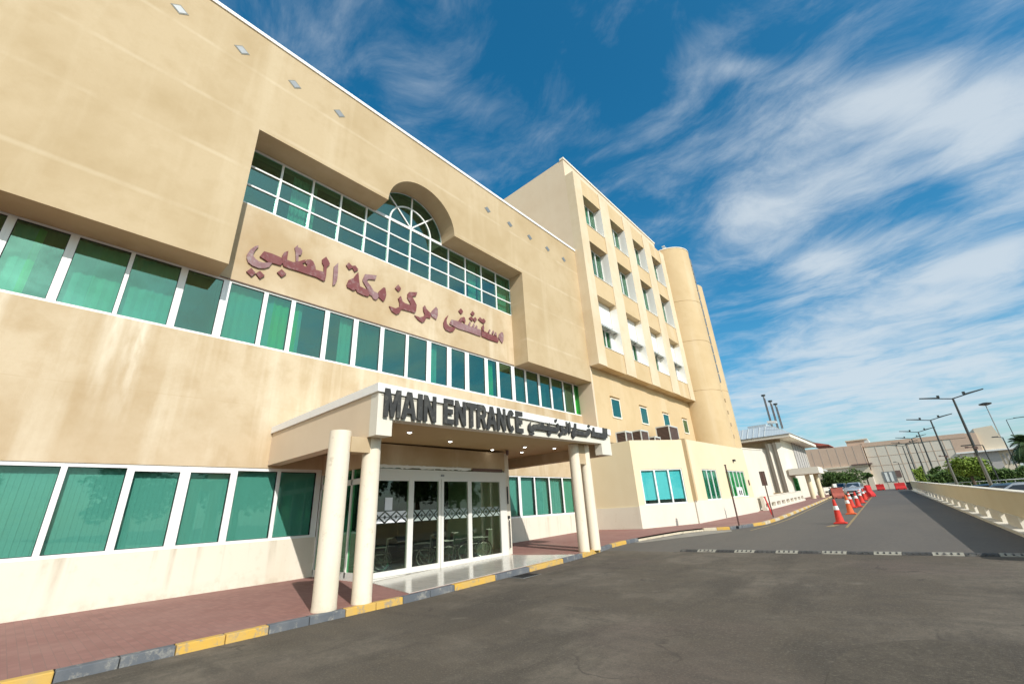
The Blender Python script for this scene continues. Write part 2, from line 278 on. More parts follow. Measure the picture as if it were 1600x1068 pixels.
# ---------------------------------------------------------------- helpers
def tag(o, label=None, cat=None, group=None, kind=None):
    if label: o['label'] = label
    if cat: o['category'] = cat
    if group: o['group'] = group
    if kind: o['kind'] = kind
    return o
OFF = {}
def empty(name, loc, label, cat, group=None, rz=0):
    o = bpy.data.objects.new(name, None); COL.objects.link(o); o.location = loc; o.rotation_euler = (0, 0, rz); o.empty_display_size = .3
    OFF[o.name] = Vector(loc); return tag(o, label, cat, group)
class MB:
    def __init__(s): s.v = []; s.f = []; s.mi = []; s.mats = []; s.sm = []
    def add(s, vs, fs, mat=None, smooth=False):
        b = len(s.v); s.v += [tuple(v) for v in vs]
        if mat not in s.mats: s.mats.append(mat)
        i = s.mats.index(mat)
        for f in fs: s.f.append([b+k for k in f]); s.mi.append(i); s.sm.append(smooth)
        return s
    def box(s, x0, x1, y0, y1, z0, z1, mat=None):
        x0, x1 = min(x0, x1), max(x0, x1); y0, y1 = min(y0, y1), max(y0, y1); z0, z1 = min(z0, z1), max(z0, z1)
        return s.add([(x0, y0, z0), (x1, y0, z0), (x1, y1, z0), (x0, y1, z0), (x0, y0, z1), (x1, y0, z1), (x1, y1, z1), (x0, y1, z1)],
                     [(0, 3, 2, 1), (4, 5, 6, 7), (0, 1, 5, 4), (1, 2, 6, 5), (2, 3, 7, 6), (3, 0, 4, 7)], mat)
    def hexa(s, b4, t4, mat=None):
        return s.add(list(b4)+list(t4), [(0, 3, 2, 1), (4, 5, 6, 7), (0, 1, 5, 4), (1, 2, 6, 5), (2, 3, 7, 6), (3, 0, 4, 7)], mat)
    def prism(s, poly, z0, z1, mat=None):      # poly in xy, extruded in z
        return s._ext([(x, y, z0) for x, y in poly], [(x, y, z1) for x, y in poly], mat)
    def prismx(s, poly, x0, x1, mat=None):     # poly in yz, extruded in x
        return s._ext([(x0, y, z) for y, z in poly], [(x1, y, z) for y, z in poly], mat)
    def prismy(s, poly, y0, y1, mat=None):     # poly in xz
        return s._ext([(x, y0, z) for x, z in poly], [(x, y1, z) for x, z in poly], mat)
    def _ext(s, a, b, mat):
        from mathutils.geometry import tessellate_polygon
        n = len(a); tri = tessellate_polygon([[Vector(p) for p in a]])
        fs = [tuple(t) for t in tri] + [tuple(n+k for k in reversed(t)) for t in tri] + [(i, (i+1) % n, n+(i+1) % n, n+i) for i in range(n)]
        return s.add(a+b, fs, mat)
    def cyl(s, p0, p1, r0, r1=None, n=12, mat=None, smooth=True):
        r1 = r0 if r1 is None else r1
        p0 = Vector(p0); p1 = Vector(p1); d = (p1-p0).normalized(); u = d.orthogonal().normalized(); w = d.cross(u)
        vs = [p0+(u*math.cos(2*PI*k/n)+w*math.sin(2*PI*k/n))*r0 for k in range(n)]+[p1+(u*math.cos(2*PI*k/n)+w*math.sin(2*PI*k/n))*r1 for k in range(n)]
        s.add(vs, [(k, (k+1) % n, n+(k+1) % n, n+k) for k in range(n)], mat, smooth)
        return s.add(vs, [tuple(reversed(range(n))), tuple(range(n, 2*n))], mat)
    def lathe(s, c, prof, n=24, mat=None, smooth=True):
        vs = [(c[0]+r*math.cos(2*PI*k/n), c[1]+r*math.sin(2*PI*k/n), c[2]+z) for r, z in prof for k in range(n)]
        fs = [(j*n+k, j*n+(k+1) % n, (j+1)*n+(k+1) % n, (j+1)*n+k) for j in range(len(prof)-1) for k in range(n)]
        s.add(vs, fs, mat, smooth); m = len(prof)
        return s.add(vs, [tuple(reversed(range(n))), tuple((m-1)*n+k for k in range(n))], mat)
    def torus(s, c, R_, r, axis='x', n=20, m=6, mat=None):
        vs = []; fs = []
        for i in range(n):
            a = 2*PI*i/n
            for j in range(m):
                b = 2*PI*j/m; q = R_+r*math.cos(b); h = r*math.sin(b)
                p = (h, q*math.cos(a), q*math.sin(a)) if axis == 'x' else ((q*math.cos(a), h, q*math.sin(a)) if axis == 'y' else (q*math.cos(a), q*math.sin(a), h))
                vs.append((c[0]+p[0], c[1]+p[1], c[2]+p[2])); fs.append((i*m+j, ((i+1) % n)*m+j, ((i+1) % n)*m+(j+1) % m, i*m+(j+1) % m))
        return s.add(vs, fs, mat, True)
    def build(s, name, mat=None, parent=None, bevel=0, label=None, **tg):
        me = bpy.data.meshes.new(name)
        off = OFF.get(parent.name, Vector((0, 0, 0))) if parent else Vector((0, 0, 0))
        me.from_pydata([(v[0]-off[0], v[1]-off[1], v[2]-off[2]) for v in s.v], [], s.f)
        ms = [mat if x is None else x for x in s.mats]
        for x in ms: me.materials.append(MT[x])
        me.polygons.foreach_set('material_index', s.mi); me.polygons.foreach_set('use_smooth', s.sm); me.update()
        if len(s.f) < 20000:
            bm = bmesh.new(); bm.from_mesh(me); bmesh.ops.remove_doubles(bm, verts=bm.verts, dist=1e-5)
            if len(s.f) < 6000 and not tg.pop('keep', False): bmesh.ops.recalc_face_normals(bm, faces=bm.faces)
            bm.to_mesh(me); bm.free()
            if any(s.sm): me.set_sharp_from_angle(angle=R(38))
        tg.pop('keep', None)
        o = bpy.data.objects.new(name, me); COL.objects.link(o)
        if parent: o.parent = parent; OFF[o.name] = off
        if bevel:
            b = o.modifiers.new('bevel', 'BEVEL'); b.width = bevel; b.segments = 2; b.limit_method = 'ANGLE'; b.angle_limit = R(40)
        if label: o['label'] = label
        return tag(o, **tg) if tg else o
def bx(name, mat, parent, *a, **k): return MB().box(*a).build(name, mat, parent, **k)
def copy_tree(o, parent=None):
    c = o.copy(); COL.objects.link(c)
    if parent: c.parent = parent
    OFF[c.name] = OFF.get(o.name, Vector((0, 0, 0)))
    for ch in list(o.children): copy_tree(ch, c)
    return c
def g(y): return .018*max(0., min(y, 97.)-6)
GL1=[[(3.46, 10.555), (3.362, 10.482), (3.253, 10.302), (3.184, 10.067), (3.198, 9.923), (3.256, 9.799), (3.403, 9.726), (3.581, 9.714), (3.752, 9.767), (3.897, 9.887), (3.962, 10.07), (3.852, 10.047), (3.72, 9.977), (3.563, 9.959), (3.435, 10.016), (3.364, 10.098), (3.358, 10.197), (3.401, 10.359), (3.46, 10.49)], [(3.654, 10.412), (3.561, 10.162), (3.786, 10.082), (3.852, 10.047), (3.992, 10.082), (4.242, 10.099), (4.288, 10.225), (4.22, 10.407), (3.898, 10.433)], [(4.408, 10.776), (4.291, 10.667), (4.246, 10.525), (4.243, 10.391), (4.292, 10.2), (4.417, 10.388), (4.407, 10.545)], [(4.292, 10.2), (4.336, 10.114), (4.479, 10.096), (4.809, 10.115), (5.151, 10.121), (5.503, 10.128), (5.777, 10.072), (5.831, 10.135), (5.845, 10.336), (5.83, 10.698), (5.935, 10.887), (5.871, 11.004), (5.755, 11.14), (5.626, 10.953), (5.642, 10.816), (5.717, 10.706), (5.746, 10.45), (5.444, 10.422), (5.403, 10.572), (5.312, 10.728), (5.211, 10.768), (5.078, 10.703), (5.038, 10.553), (5.114, 10.503), (5.115, 10.407), (5.023, 10.395), (4.932, 10.479), (5.016, 10.548), (5.045, 10.686), (4.968, 10.646), (4.803, 10.504), (4.615, 10.395), (4.415, 10.401)], [(4.692, 11.173), (4.601, 11.004), (4.659, 10.824), (4.717, 10.467), (4.792, 10.5), (4.769, 10.764), (4.845, 10.798), (4.879, 10.981), (4.796, 11.083), (4.706, 11.068)], [(3.38, 9.629), (3.266, 9.445), (3.439, 9.321), (3.537, 9.496)], [(3.644, 9.628), (3.539, 9.485), (3.689, 9.336), (3.812, 9.509)], [(4.293, 9.964), (4.171, 9.784), (4.336, 9.658), (4.471, 9.843)], [(6.25, 11.082), (6.106, 10.845), (6.123, 10.449), (6.143, 10.02), (6.224, 10.093), (6.288, 10.344), (6.278, 10.685)], [(6.672, 11.273), (6.576, 11.108), (6.715, 10.968), (6.844, 11.099), (6.956, 10.961), (7.1, 11.13), (6.958, 11.257), (6.822, 11.183)], [(7.11, 11.009), (6.998, 10.809), (6.953, 10.684), (6.746, 10.495), (6.686, 10.263), (6.709, 10.168), (6.978, 10.106), (7.081, 10.204), (7.133, 10.104), (7.351, 10.064), (7.613, 10.068), (7.678, 10.183), (7.59, 10.364), (7.236, 10.399), (7.167, 10.693)], [(7.416, 11.042), (7.336, 10.76), (7.343, 10.67), (7.522, 10.462), (7.678, 10.183), (7.785, 10.16), (7.852, 10.062), (7.974, 10.044), (8.059, 10.135), (8.095, 10.272), (8.042, 10.377), (7.857, 10.402), (7.723, 10.569), (7.498, 10.762), (7.579, 10.872), (7.876, 10.959), (7.936, 11.191)], [(8.296, 10.756), (8.095, 10.49), (8.061, 10.322), (8.1, 10.211), (8.325, 10.089), (8.408, 10.259), (8.443, 10.46), (8.376, 10.754)], [(8.992, 11.152), (8.853, 10.934), (9.026, 10.819), (9.151, 11.014)], [(9.153, 10.653), (9.028, 10.478), (9.103, 10.311), (9.13, 10.128), (8.924, 9.964), (8.617, 9.971), (8.741, 9.778), (8.972, 9.697), (9.114, 9.79), (9.218, 10.03), (9.59, 10.056), (9.904, 10.06), (9.97, 10.18), (9.995, 10.486), (9.882, 10.647), (9.732, 10.828), (9.943, 10.937), (10.007, 11.148), (9.584, 11.008), (9.502, 10.878), (9.494, 10.676), (9.641, 10.497), (9.681, 10.379), (9.37, 10.371), (9.249, 10.426)], [(9.908, 9.948), (10.091, 9.794), (10.326, 9.719), (10.45, 9.822), (10.555, 10.053), (10.759, 10.067), (10.813, 10.218), (10.772, 10.34), (10.544, 10.469), (10.447, 10.622), (10.357, 10.508), (10.381, 10.314), (10.459, 10.173), (10.407, 10.056), (10.193, 9.94)], [(11.09, 10.771), (10.883, 10.512), (10.791, 10.346), (10.851, 10.196), (11.12, 10.111), (11.194, 10.339), (11.189, 10.682)], [(11.835, 10.565), (11.669, 10.369), (11.556, 10.108), (11.558, 9.885), (11.673, 9.751), (11.936, 9.714), (12.137, 9.799), (12.291, 10.043), (12.104, 10.017), (11.869, 10.005), (11.737, 10.106), (11.719, 10.271)], [(12.037, 10.397), (11.919, 10.133), (12.274, 10.066), (12.48, 10.04), (13.046, 10.057), (13.633, 10.044), (13.974, 10.048), (14.021, 10.272), (13.988, 10.415), (13.42, 10.401), (12.909, 10.399), (12.449, 10.437)], [(12.807, 10.784), (12.627, 10.668), (12.484, 10.448), (12.624, 10.402), (12.695, 10.453), (12.661, 10.516), (12.821, 10.535), (12.838, 10.467), (12.891, 10.438), (12.948, 10.619), (12.897, 10.767)], [(13.26, 10.669), (13.126, 10.434), (13.217, 10.402), (13.295, 10.574)], [(13.52, 10.642), (13.402, 10.426), (13.513, 10.398), (13.573, 10.537)], [(13.707, 10.591), (13.608, 10.426), (13.72, 10.398), (13.761, 10.501)], [(14.216, 10.773), (14.072, 10.592), (14.065, 10.406), (14.199, 10.353), (14.248, 10.582)], [(14.066, 10.437), (14.052, 10.069), (14.559, 10.024), (15.25, 10.036), (15.345, 10.233), (15.185, 10.347), (14.575, 10.366)], [(14.669, 10.641), (14.539, 10.449), (14.617, 10.409), (14.705, 10.558)], [(14.934, 10.654), (14.822, 10.466), (14.9, 10.394), (14.99, 10.544)], [(15.118, 10.612), (15.004, 10.423), (15.187, 10.379), (15.154, 10.527)], [(15.59, 10.745), (15.387, 10.56), (15.332, 10.356), (15.407, 10.218), (15.588, 10.077), (15.686, 10.261), (15.728, 10.559), (15.683, 10.723)], [(12.652, 11.199), (12.49, 11.01), (12.648, 10.883), (12.793, 11.064)], [(13.444, 11.323), (13.308, 11.124), (13.437, 11.028), (13.593, 11.216)], [(13.323, 10.976), (13.19, 10.828), (13.391, 10.724), (13.508, 10.882)], [(13.626, 11.026), (13.469, 10.854), (13.579, 10.72), (13.736, 10.906)], [(13.976, 11.135), (13.834, 10.967), (14.005, 10.88), (14.219, 10.836), (14.385, 11.011), (14.231, 11.137), (14.09, 11.046)]]
GL2=[[(10.009, 4.148), (9.893, 4.059), (9.867, 3.937), (9.911, 3.857), (10.041, 3.835), (10.169, 3.898), (10.188, 3.943), (10.521, 3.949), (10.808, 3.949), (11.103, 3.95), (11.378, 3.957), (11.45, 4.019), (11.474, 4.169), (11.427, 4.266), (11.344, 4.229), (11.358, 4.12), (11.128, 4.115), (10.964, 4.117), (10.965, 4.225), (10.887, 4.199), (10.844, 4.104), (10.657, 4.112), (10.61, 4.196), (10.454, 4.197), (10.404, 4.13), (10.124, 4.091), (10.02, 4.003), (9.985, 4.051)], [(9.919, 3.816), (10.121, 3.834), (10.128, 3.775), (10.016, 3.728), (9.913, 3.756)], [(10.82, 3.933), (11.026, 3.934), (11.035, 3.89), (10.907, 3.825), (10.811, 3.87)], [(11.256, 4.358), (11.386, 4.401), (11.374, 4.325), (11.271, 4.258), (11.232, 4.3)], [(11.573, 4.197), (11.542, 4.101), (11.571, 3.993), (11.405, 3.932), (11.483, 3.839), (11.658, 3.946), (11.851, 3.953), (11.959, 4.01), (11.95, 4.141), (11.958, 4.371), (11.872, 4.352), (11.88, 4.115), (11.719, 4.119), (11.651, 4.187)], [(11.998, 4.317), (12.125, 4.379), (12.153, 4.257), (12.11, 4.024), (12.032, 3.96), (11.999, 4.051)], [(12.393, 4.36), (12.512, 4.353), (12.465, 4.114), (12.764, 4.122), (13.09, 4.133), (13.187, 4.242), (13.342, 4.267), (13.494, 4.19), (13.336, 4.075), (13.166, 3.98), (12.733, 3.973), (12.456, 3.978), (12.278, 3.849), (12.173, 3.916), (12.206, 4.09), (12.324, 4.178)], [(13.298, 4.405), (13.423, 4.377), (13.313, 4.305), (13.21, 4.345)], [(13.584, 4.332), (13.685, 4.352), (13.675, 4.146), (14.251, 4.156), (14.291, 4.392), (14.415, 4.393), (14.397, 4.169), (14.476, 4.388), (14.623, 4.392), (14.547, 4.033), (14.328, 3.984), (13.432, 4.003), (13.504, 4.151)]]
# ================================================================ THE SETTING
def gz_strip(ys, xa, xb, off, mat, name, label=None):
    mb = MB(); vs = []
    for y, a, b in zip(ys, xa, xb): vs += [(a, y, g(y)+off), (b, y, g(y)+off)]
    mb.add(vs, [(2*i, 2*i+1, 2*i+3, 2*i+2) for i in range(len(ys)-1)])
    return tag(mb.build(name, mat), kind='structure')
def interp(t, P):
    for (a, b), (c, d) in zip(P, P[1:]):
        if t <= c: return b+(d-b)*(t-a)/(c-a)
    return P[-1][1]
YS = [-600, -60, 6, 97, 140, 400, 2500]
def par_x(y): return 2.80-.0387*y                       # line of the parapet
def strip(rows, mat, name):
    mb = MB(); mb.add([p for r in rows for p in r], [(2*i, 2*i+1, 2*i+3, 2*i+2) for i in range(len(rows)-1)]); return tag(mb.build(name, mat), kind='structure')
strip([((-2500, y, g(y)-.012), (40 if y < 13 else par_x(min(y, 79))+.12, y, g(y)-.012)) for y in (-600, -60, 6, 13.8, 79, 97)]+[((-2500, y, 1.626), (-.14, y, 1.626)) for y in (140, 400, 2500)], 'dust_ground', 'ground')
strip([((par_x(min(y, 79))+.12, y, z), (2500, y, z)) for y, z in ((13.8, .12), (56, .12), (60, g(60)), (79, g(79)), (97, 1.626), (140, 1.626), (400, 1.626), (2500, 1.626))], 'asphalt_far', 'parking_lot')
YR = [-60, 6, 14.6, 97, 140]
gz_strip([-60, 6, 13.8], [-11]*3, [40]*3, 0, 'asphalt', 'road')
strip([((-11, y, g(y)), (par_x(y)+.1, y, g(y))) for y in (13.8, 14.6)], 'asphalt', 'road')
strip([((-11, y, g(y)), (par_x(min(y, 79))+.1, y, g(y))) for y in (14.6, 79, 97, 140)], 'asphalt_far', 'road')
# kerb line
KP = [(-40, -8.48), (6, -8.48), (11, -8.50), (13, -8.62), (14.4, -8.85), (15.5, -9.06), (16.8, -9.12), (18.7, -8.9), (20.9, -8.5), (22.0, -7.9), (22.6, -6.9), (23.5, -6.45), (25.3, -6.0), (28, -5.95), (33.2, -6.15), (44, -6.66), (63, -7.6), (97, -9.3)]
ksamp = [-40.]
bound = [-40, -38, -36, -34, -32, -30, -28, -26, -24, -22, -20, -18, -16, -14, -12, -10, -8, -6, -4, -2.9, -1.6, -.4, .83, 2.05, 3.29, 4.62, 5.87, 7.27, 8.62, 9.97, 11.62, 12.8, 14.27, 15.5, 16.74, 17.6, 18.39, 19.3, 20.2, 20.9, 21.6, 22.0, 22.3, 22.6, 23.3, 24.2, 25.3, 26.3, 27.3, 28.4]
while bound[-1] < 96: bound.append(bound[-1]+1.25)
kb = MB()
tbl = {-.4: 'y', .83: 'b', 1.44: 'b', 2.05: 'y', 2.67: 'y', 3.29: 'b', 3.95: 'b', 4.62: 'y', 5.25: 'y', 5.87: 'b', 6.57: 'b', 7.27: 'y', 8.62: 'b', 9.97: 'y', 11.62: 'b', 12.8: 'y', 14.27: 'b', 15.5: 'y', 16.74: 'b', 17.6: 'f', 18.39: 'c', 19.3: 'f', 20.2: 'c', 20.9: 'f', 21.6: 'c', 22.0: 'c', 22.3: 'y', 22.6: 'b', 23.3: 'b'}
bound = sorted(set(bound) | set(tbl))
kpt = lambda y: (interp(y, KP), y)
def kerb_pts(a, b, w):
    p = Vector(kpt(a)); q = Vector(kpt(b)); d = (q-p).normalized(); n = Vector((-d.y, d.x))
    return p, q, n
cur = 'y'
nrm = []
for i, a in enumerate(bound):
    p = Vector(kpt(bound[max(i-1, 0)])); q = Vector(kpt(bound[min(i+1, len(bound)-1)])); d = (q-p).normalized(); nrm.append(Vector((-d.y, d.x)))
for i, (a, b) in enumerate(zip(bound, bound[1:])):
    if a in tbl: cur = tbl[a]
    else: cur = 'b' if cur == 'y' else 'y'
    mt = {'y': 'kerb_yellow', 'b': 'kerb_black', 'c': 'kerb_cream', 'f': 'kerb_cream'}[cur]
    if a > 24 and cur == 'b': mt = 'kerb_cream' if i % 4 else 'kerb_black'
    pa, pb = Vector(kpt(a)), Vector(kpt(b)); na, nb = nrm[i], nrm[i+1]
    e = (pb-pa).normalized()*.006; pa = pa+e; pb = pb-e
    w = .17; hz = .125 if not 16.8 < a < 21.9 else .07
    b4 = [(pa.x, pa.y, g(a)-.2), (pb.x, pb.y, g(b)-.2), (pb.x+nb.x*w, pb.y+nb.y*w, g(b)-.2), (pa.x+na.x*w, pa.y+na.y*w, g(a)-.2)]
    t4 = [(pa.x+na.x*.025, pa.y+na.y*.025, g(a)+hz), (pb.x+nb.x*.025, pb.y+nb.y*.025, g(b)+hz), (pb.x+nb.x*w, pb.y+nb.y*w, g(b)+hz), (pa.x+na.x*w, pa.y+na.y*w, g(a)+hz)]
    kb.hexa(b4, t4, mt)
tag(kb.build('kerb', bevel=.012), kind='structure')
# pavement
pv = MB(); vs = []
for i, a in enumerate(bound):
    p = Vector(kpt(a))+nrm[i]*.168
    vs += [(-16, p.y, g(a)+.123), (p.x, p.y, g(a)+.123)]
pv.add(vs, [(2*i, 2*i+1, 2*i+3, 2*i+2) for i in range(len(bound)-1)])
tag(pv.build('pavement', 'paver'), kind='structure')
tf = MB()
tf.prism([(-11.22, 6.66), (-8.70, 6.14), (-8.70, 12.45), (-10.45, 12.02), (-11.22, 12.02)], 0, 1)
tf.v = [(x, y, g(y)+(.1 if z == 0 else .137)) for x, y, z in tf.v]
tag(tf.build('entrance_floor', 'tile_floor'), kind='structure')
# concrete apron in the mouth of the kerb bay
ap = MB()
P = [(-9.0, 17.1), (-8.7, 18.9), (-8.3, 20.9), (-7.65, 22.0), (-6.8, 22.35), (-6.55, 21.6), (-7.2, 20.2), (-8.1, 18.4), (-8.7, 17.0)]
ap.add([(x, y, g(y)+.006) for x, y in P], [tuple(reversed(range(len(P))))])
tag(ap.build('concrete_apron', 'concrete_apron'), kind='structure')
pt = MB(); rows = [(4.6, -1.12, .16), (5.5, -1.15, .18), (6.0, -1.16, .20), (6.3, -1.14, .21), (6.6, -1.06, .22), (6.87, -.95, .21), (7.1, -.78, .19), (7.3, -.55, .14), (7.42, -.35, .04)]
pt.add([p for y, a, b in rows for p in ((a, y, g(y)+.004), (b, y, g(y)+.004))], [(2*k, 2*k+1, 2*k+3, 2*k+2) for k in range(len(rows)-1)]); tag(pt.build('road_patch', 'asphalt_patch'), kind='structure')
# painted lines
def line(P, w, name, mat='line_yellow'):
    mb = MB()
    for (x0, y0), (x1, y1) in zip(P, P[1:]):
        n = 6
        for k in range(n):
            a = k/n; b = (k+1)/n; xa, ya, xb, yb = x0+(x1-x0)*a, y0+(y1-y0)*a, x0+(x1-x0)*b, y0+(y1-y0)*b
            mb.add([(xa-w/2, ya, g(ya)+.005), (xa+w/2, ya, g(ya)+.005), (xb+w/2, yb, g(yb)+.005), (xb-w/2, yb, g(yb)+.005)], [(0, 1, 2, 3)])
    return tag(mb.build(name, mat), kind='structure')
line([(-2.50, 22.6), (-3.75, 64)], .10, 'road_marking')
line([(-3.15, 23.2), (-3.0, 24.2)], .3, 'road_marking')
line([(-5.9, 22.0), (-5.62, 25.3), (-5.62, 29), (-5.85, 34), (-6.4, 45), (-7.35, 63)], .10, 'road_marking')

# ================================================================ MAIN HOSPITAL BUILDING
XF = -14.32; XB = -13.32
H = empty('hospital_building', (XF, 10, 0), 'long beige rendered hospital block with green glass window bands and a red Arabic sign', 'building')
w = MB()
w.box(XF, XF-.35, -14, 6.6, -.6, 1.235, 'dado'); w.box(XF, XF-.35, 12.1, 22.99, -.6, 1.33, 'dado')
w.box(XF, XF-.35, -14, 22.99, 3.25, 6.985, 'plaster')
w.box(XF, XF-.35, -14, -12.58, 6.985, 9.0, 'plaster')
w.box(XF, XF-.35, 2.0, 17.2, 9.003, 12.04, 'plaster')
w.box(XF, XF-.35, -14, -12.25, 1.235, 3.25, 'plaster')
w.box(XF, XF-.35, 21.24, 22.99, 1.33, 3.25, 'plaster')
w.box(XF, XF-.35, 6.6, 6.75, 1.235, 3.25, 'plaster'); w.box(XF, XF-.35, 15.2, 15.42, 1.33, 3.25, 'plaster')
w.box(XF, XF-.35, 1.9, 2.66, 12.04, 14.46, 'plaster'); w.box(XF, XF-.35, 16.6, 17.2, 12.04, 14.46, 'plaster')
w.box(XB-.02, XF-.35, 23.30, 23.6, -.6, 9.0, 'plaster')
w.build('wall', 'plaster', H)
# projecting upper wall with the inverted-U recess and the arch
cy, cz, rr = 9.56, 14.46, 1.87
pts = [(-14, 8.985), (2.56, 8.985), (2.56, 14.46), (cy-rr, 14.46)]
pts += [(cy-rr*math.cos(PI*k/28), cz+rr*math.sin(PI*k/28)) for k in range(1, 28)]
pts += [(cy+rr, 14.46), (16.55, 14.46), (16.55, 8.985), (22.80, 8.985), (22.80, 18.78), (-14, 18.78)]
u = MB(); u.prismx(pts, XB, XF+.001, 'plaster_upper')
u.build('upper_wall', 'plaster_upper', H)
b = MB(); b.box(XF-.5, -45, -14, 22.79, 16.9, 18.4, 'plaster_tan'); b.box(XF-4.2, -45, -14, 22.79, -.6, 16.9, 'plaster_tan'); b.box(XF, XF-4.3, -14.2, -14, -.6, 18.4, 'plaster_tan')
b.box(XF-.002, XF-.5, -14, 7.3, 14.5, 18.4, 'plaster_tan'); b.box(XF-.002, XF-.5, 11.8, 22.79, 14.5, 18.4, 'plaster_tan'); b.box(XF-.002, XF-.5, 7.3, 11.8, 16.5, 18.4, 'plaster_tan')
b.build('rear_wing', 'plaster_tan', H)
c = MB(); c.box(XB+.05, XB-.30, -14, 22.83, 18.78, 18.93); c.build('roof_coping', 'white_paint', H)
# rooms behind the glass
rm = MB()
for z0, z1 in ((.25, 3.35), (6.9, 9.1), (11.95, 16.8)):
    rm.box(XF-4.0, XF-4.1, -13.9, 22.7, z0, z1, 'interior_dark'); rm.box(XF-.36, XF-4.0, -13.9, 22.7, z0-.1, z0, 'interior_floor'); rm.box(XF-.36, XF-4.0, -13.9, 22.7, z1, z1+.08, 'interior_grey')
    for y in (-13.8, -2.4, 2.7, 7.4, 12.2, 17.4, 22.6): rm.box(XF-.45, XF-4.0, y, y+.1, z0, z1, 'interior_grey')
rm.build('room_interior', 'interior_dark', H)
def curtain(par, name, x, y0, y1, z0, z1, mat, wave=.09, amp=.035, skew=0):
    n = max(6, int((y1-y0)/wave*4)); vs = []; mb = MB()
    for k in range(n+1):
        y = y0+(y1-y0)*k/n; dx = amp*math.sin(2*PI*(y-y0)/wave)+amp*.5*math.sin(5.3*(y-y0)/wave+1)
        vs += [(x+dx, y, z0), (x+dx*.8, y+skew, z1)]
    mb.add(vs, [(2*k, 2*k+2, 2*k+3, 2*k+1) for k in range(n)], None, True)
    return mb.build(name, mat, par, keep=True)
def slats(par, x, y0, y1, z0, z1, mat, pitch=.105):
    mb = MB(); y = y0
    while y < y1:
        d_ = .010+.004*math.sin(y*37); mb.hexa([(x, y, z0), (x+d_, y+.100, z0), (x+d_-.002, y+.103, z0), (x-.002, y+.003, z0)], [(x, y, z1), (x+d_, y+.100, z1), (x+d_-.002, y+.103, z1), (x-.002, y+.003, z1)]); y += pitch
    return mb.build('blind', mat, par)
def window(par, x, ya, yb, a, b_, z0, z1, glass, fd=.10, name='window', inset=.06, bar=.05, fm='white_frame', label=None, zt=None):
    """frame fills ya..yb, glass a..b_; faces +x"""
    za, zb = z0+.07, z1-(zt if zt else .055)
    f = MB(); f.box(x+.015, x-fd, ya, a, z0, z1); f.box(x+.015, x-fd, b_, yb, z0, z1); f.box(x+.015, x-fd, a, b_, z0, za); f.box(x+.015, x-fd, a, b_, zb, z1)
    # rubber seal line inside the frame
    s = .012
    for q in ((a, a+s, za, zb), (b_-s, b_, za, zb), (a+s, b_-s, za, za+s), (a+s, b_-s, zb-s, zb)): f.box(x-.012, x-fd+.01, *q, 'rubber')
    fo = f.build('window', fm, par, bevel=0); fo.name = name
    if label: fo['label'] = label
    OFF[fo.name] = OFF[par.name]
    p = MB(); p.box(x-.030, x-.042, a+s, b_-s, za+s, zb-s); p.build('pane', glass, fo)
    return fo
# ground floor windows
G1 = [(-.48, .5), (.61, 1.66), (1.81, 2.75), (2.98, 3.93), (4.10, 5.18), (5.28, 6.38)]
edges = [-.55, .555, 1.70, 2.87, 4.03, 5.23, 6.55]
for i, (a, b_) in enumerate(G1):
    f = window(H, XF-.04, edges[i]+.001, edges[i+1]-.001, a, b_, 1.235, 3.25, 'glass_ground', zt=.16 if i in (2, 3) else .09)
    slats(f, XF-.24, edges[i]+.02, edges[i+1]-.02, 1.25, 3.2, 'blind', .098)
G2 = [(15.48, 16.35), (16.53, 17.57), (17.66, 18.80), (18.89, 19.99), (20.10, 21.12)]
edges = [15.42, 16.44, 17.61, 18.845, 20.045, 21.24]
for i, (a, b_) in enumerate(G2):
    f = window(H, XF-.04, edges[i]+.001, edges[i+1]-.001, a, b_, 1.33, 3.25, 'glass_ground')
    if i in (2, 3): curtain(f, 'curtain', XF-.26, edges[i]+.05, edges[i+1]-.05, 1.35, 3.2, 'blind', .22, .06, .12)
    else: slats(f, XF-.24, edges[i]+.02, edges[i+1]-.02, 1.35, 3.2, 'blind' if i < 4 else 'curtain')
# first floor band
F = [(-1.99, -1.81), (-1.66, -.72), (-.55, .49), (.58, 1.64), (1.81, 2.74), (2.95, 3.93), (4.06, 4.82), (4.96, 6.03), (6.2, 7.17), (7.36, 8.34), (8.51, 9.57), (9.71, 10.68), (10.91, 11.84), (12.09, 12.95), (13.2, 14.28), (14.5, 15.15), (15.34, 16.29), (16.54, 17.39), (17.53, 18.57), (18.75, 19.71), (19.86, 20.98), (21.11, 22.09), (22.24, 23.2)]
ed = [-2.05]+[(F[i][1]+F[i+1][0])/2 for i in range(len(F)-1)]+[23.30]
cur = {1: [(0, .40, 'white_curtain'), (.45, .60, 'curtain_green'), (.60, .97, 'interior_grey')], 2: [(0, .45, 'blind'), (.47, .97, 'curtain')], 3: [(0, .52, 'blind'), (.55, 1, 'blind')], 5: [(0, 1, 'blind')], 6: [(.05, .38, 'blind'), (.38, 1, 'curtain_green')], 7: [(0, .22, 'curtain_green'), (.22, .3, 'blind')], 8: [(.6, 1, 'blind')], 9: [(0, 1, 'interior_grey')], 12: [(.1, .5, 'blind')], 15: [(.25, .85, 'curtain_green')], 16: [(0, .25, 'curtain')], 17: [(.5, 1, 'interior_grey')], 19: [(.2, .8, 'interior_grey')], 21: [(0, .6, 'interior_grey')], 22: [(0.1, 1, 'curtain_green')]}
for i, (a, b_) in enumerate(F):
    f = window(H, XF-.04, ed[i]+.001, ed[i+1]-.001, a, b_, 6.985, 9.0, 'glass_green' if i == 22 else 'glass_teal')
    for (p, q, mt) in cur.get(i, []): curtain(f, 'curtain', XF-.30, a+(b_-a)*p-.04, a+(b_-a)*q+.04, 7.0, 8.98, mt, .21, .018)
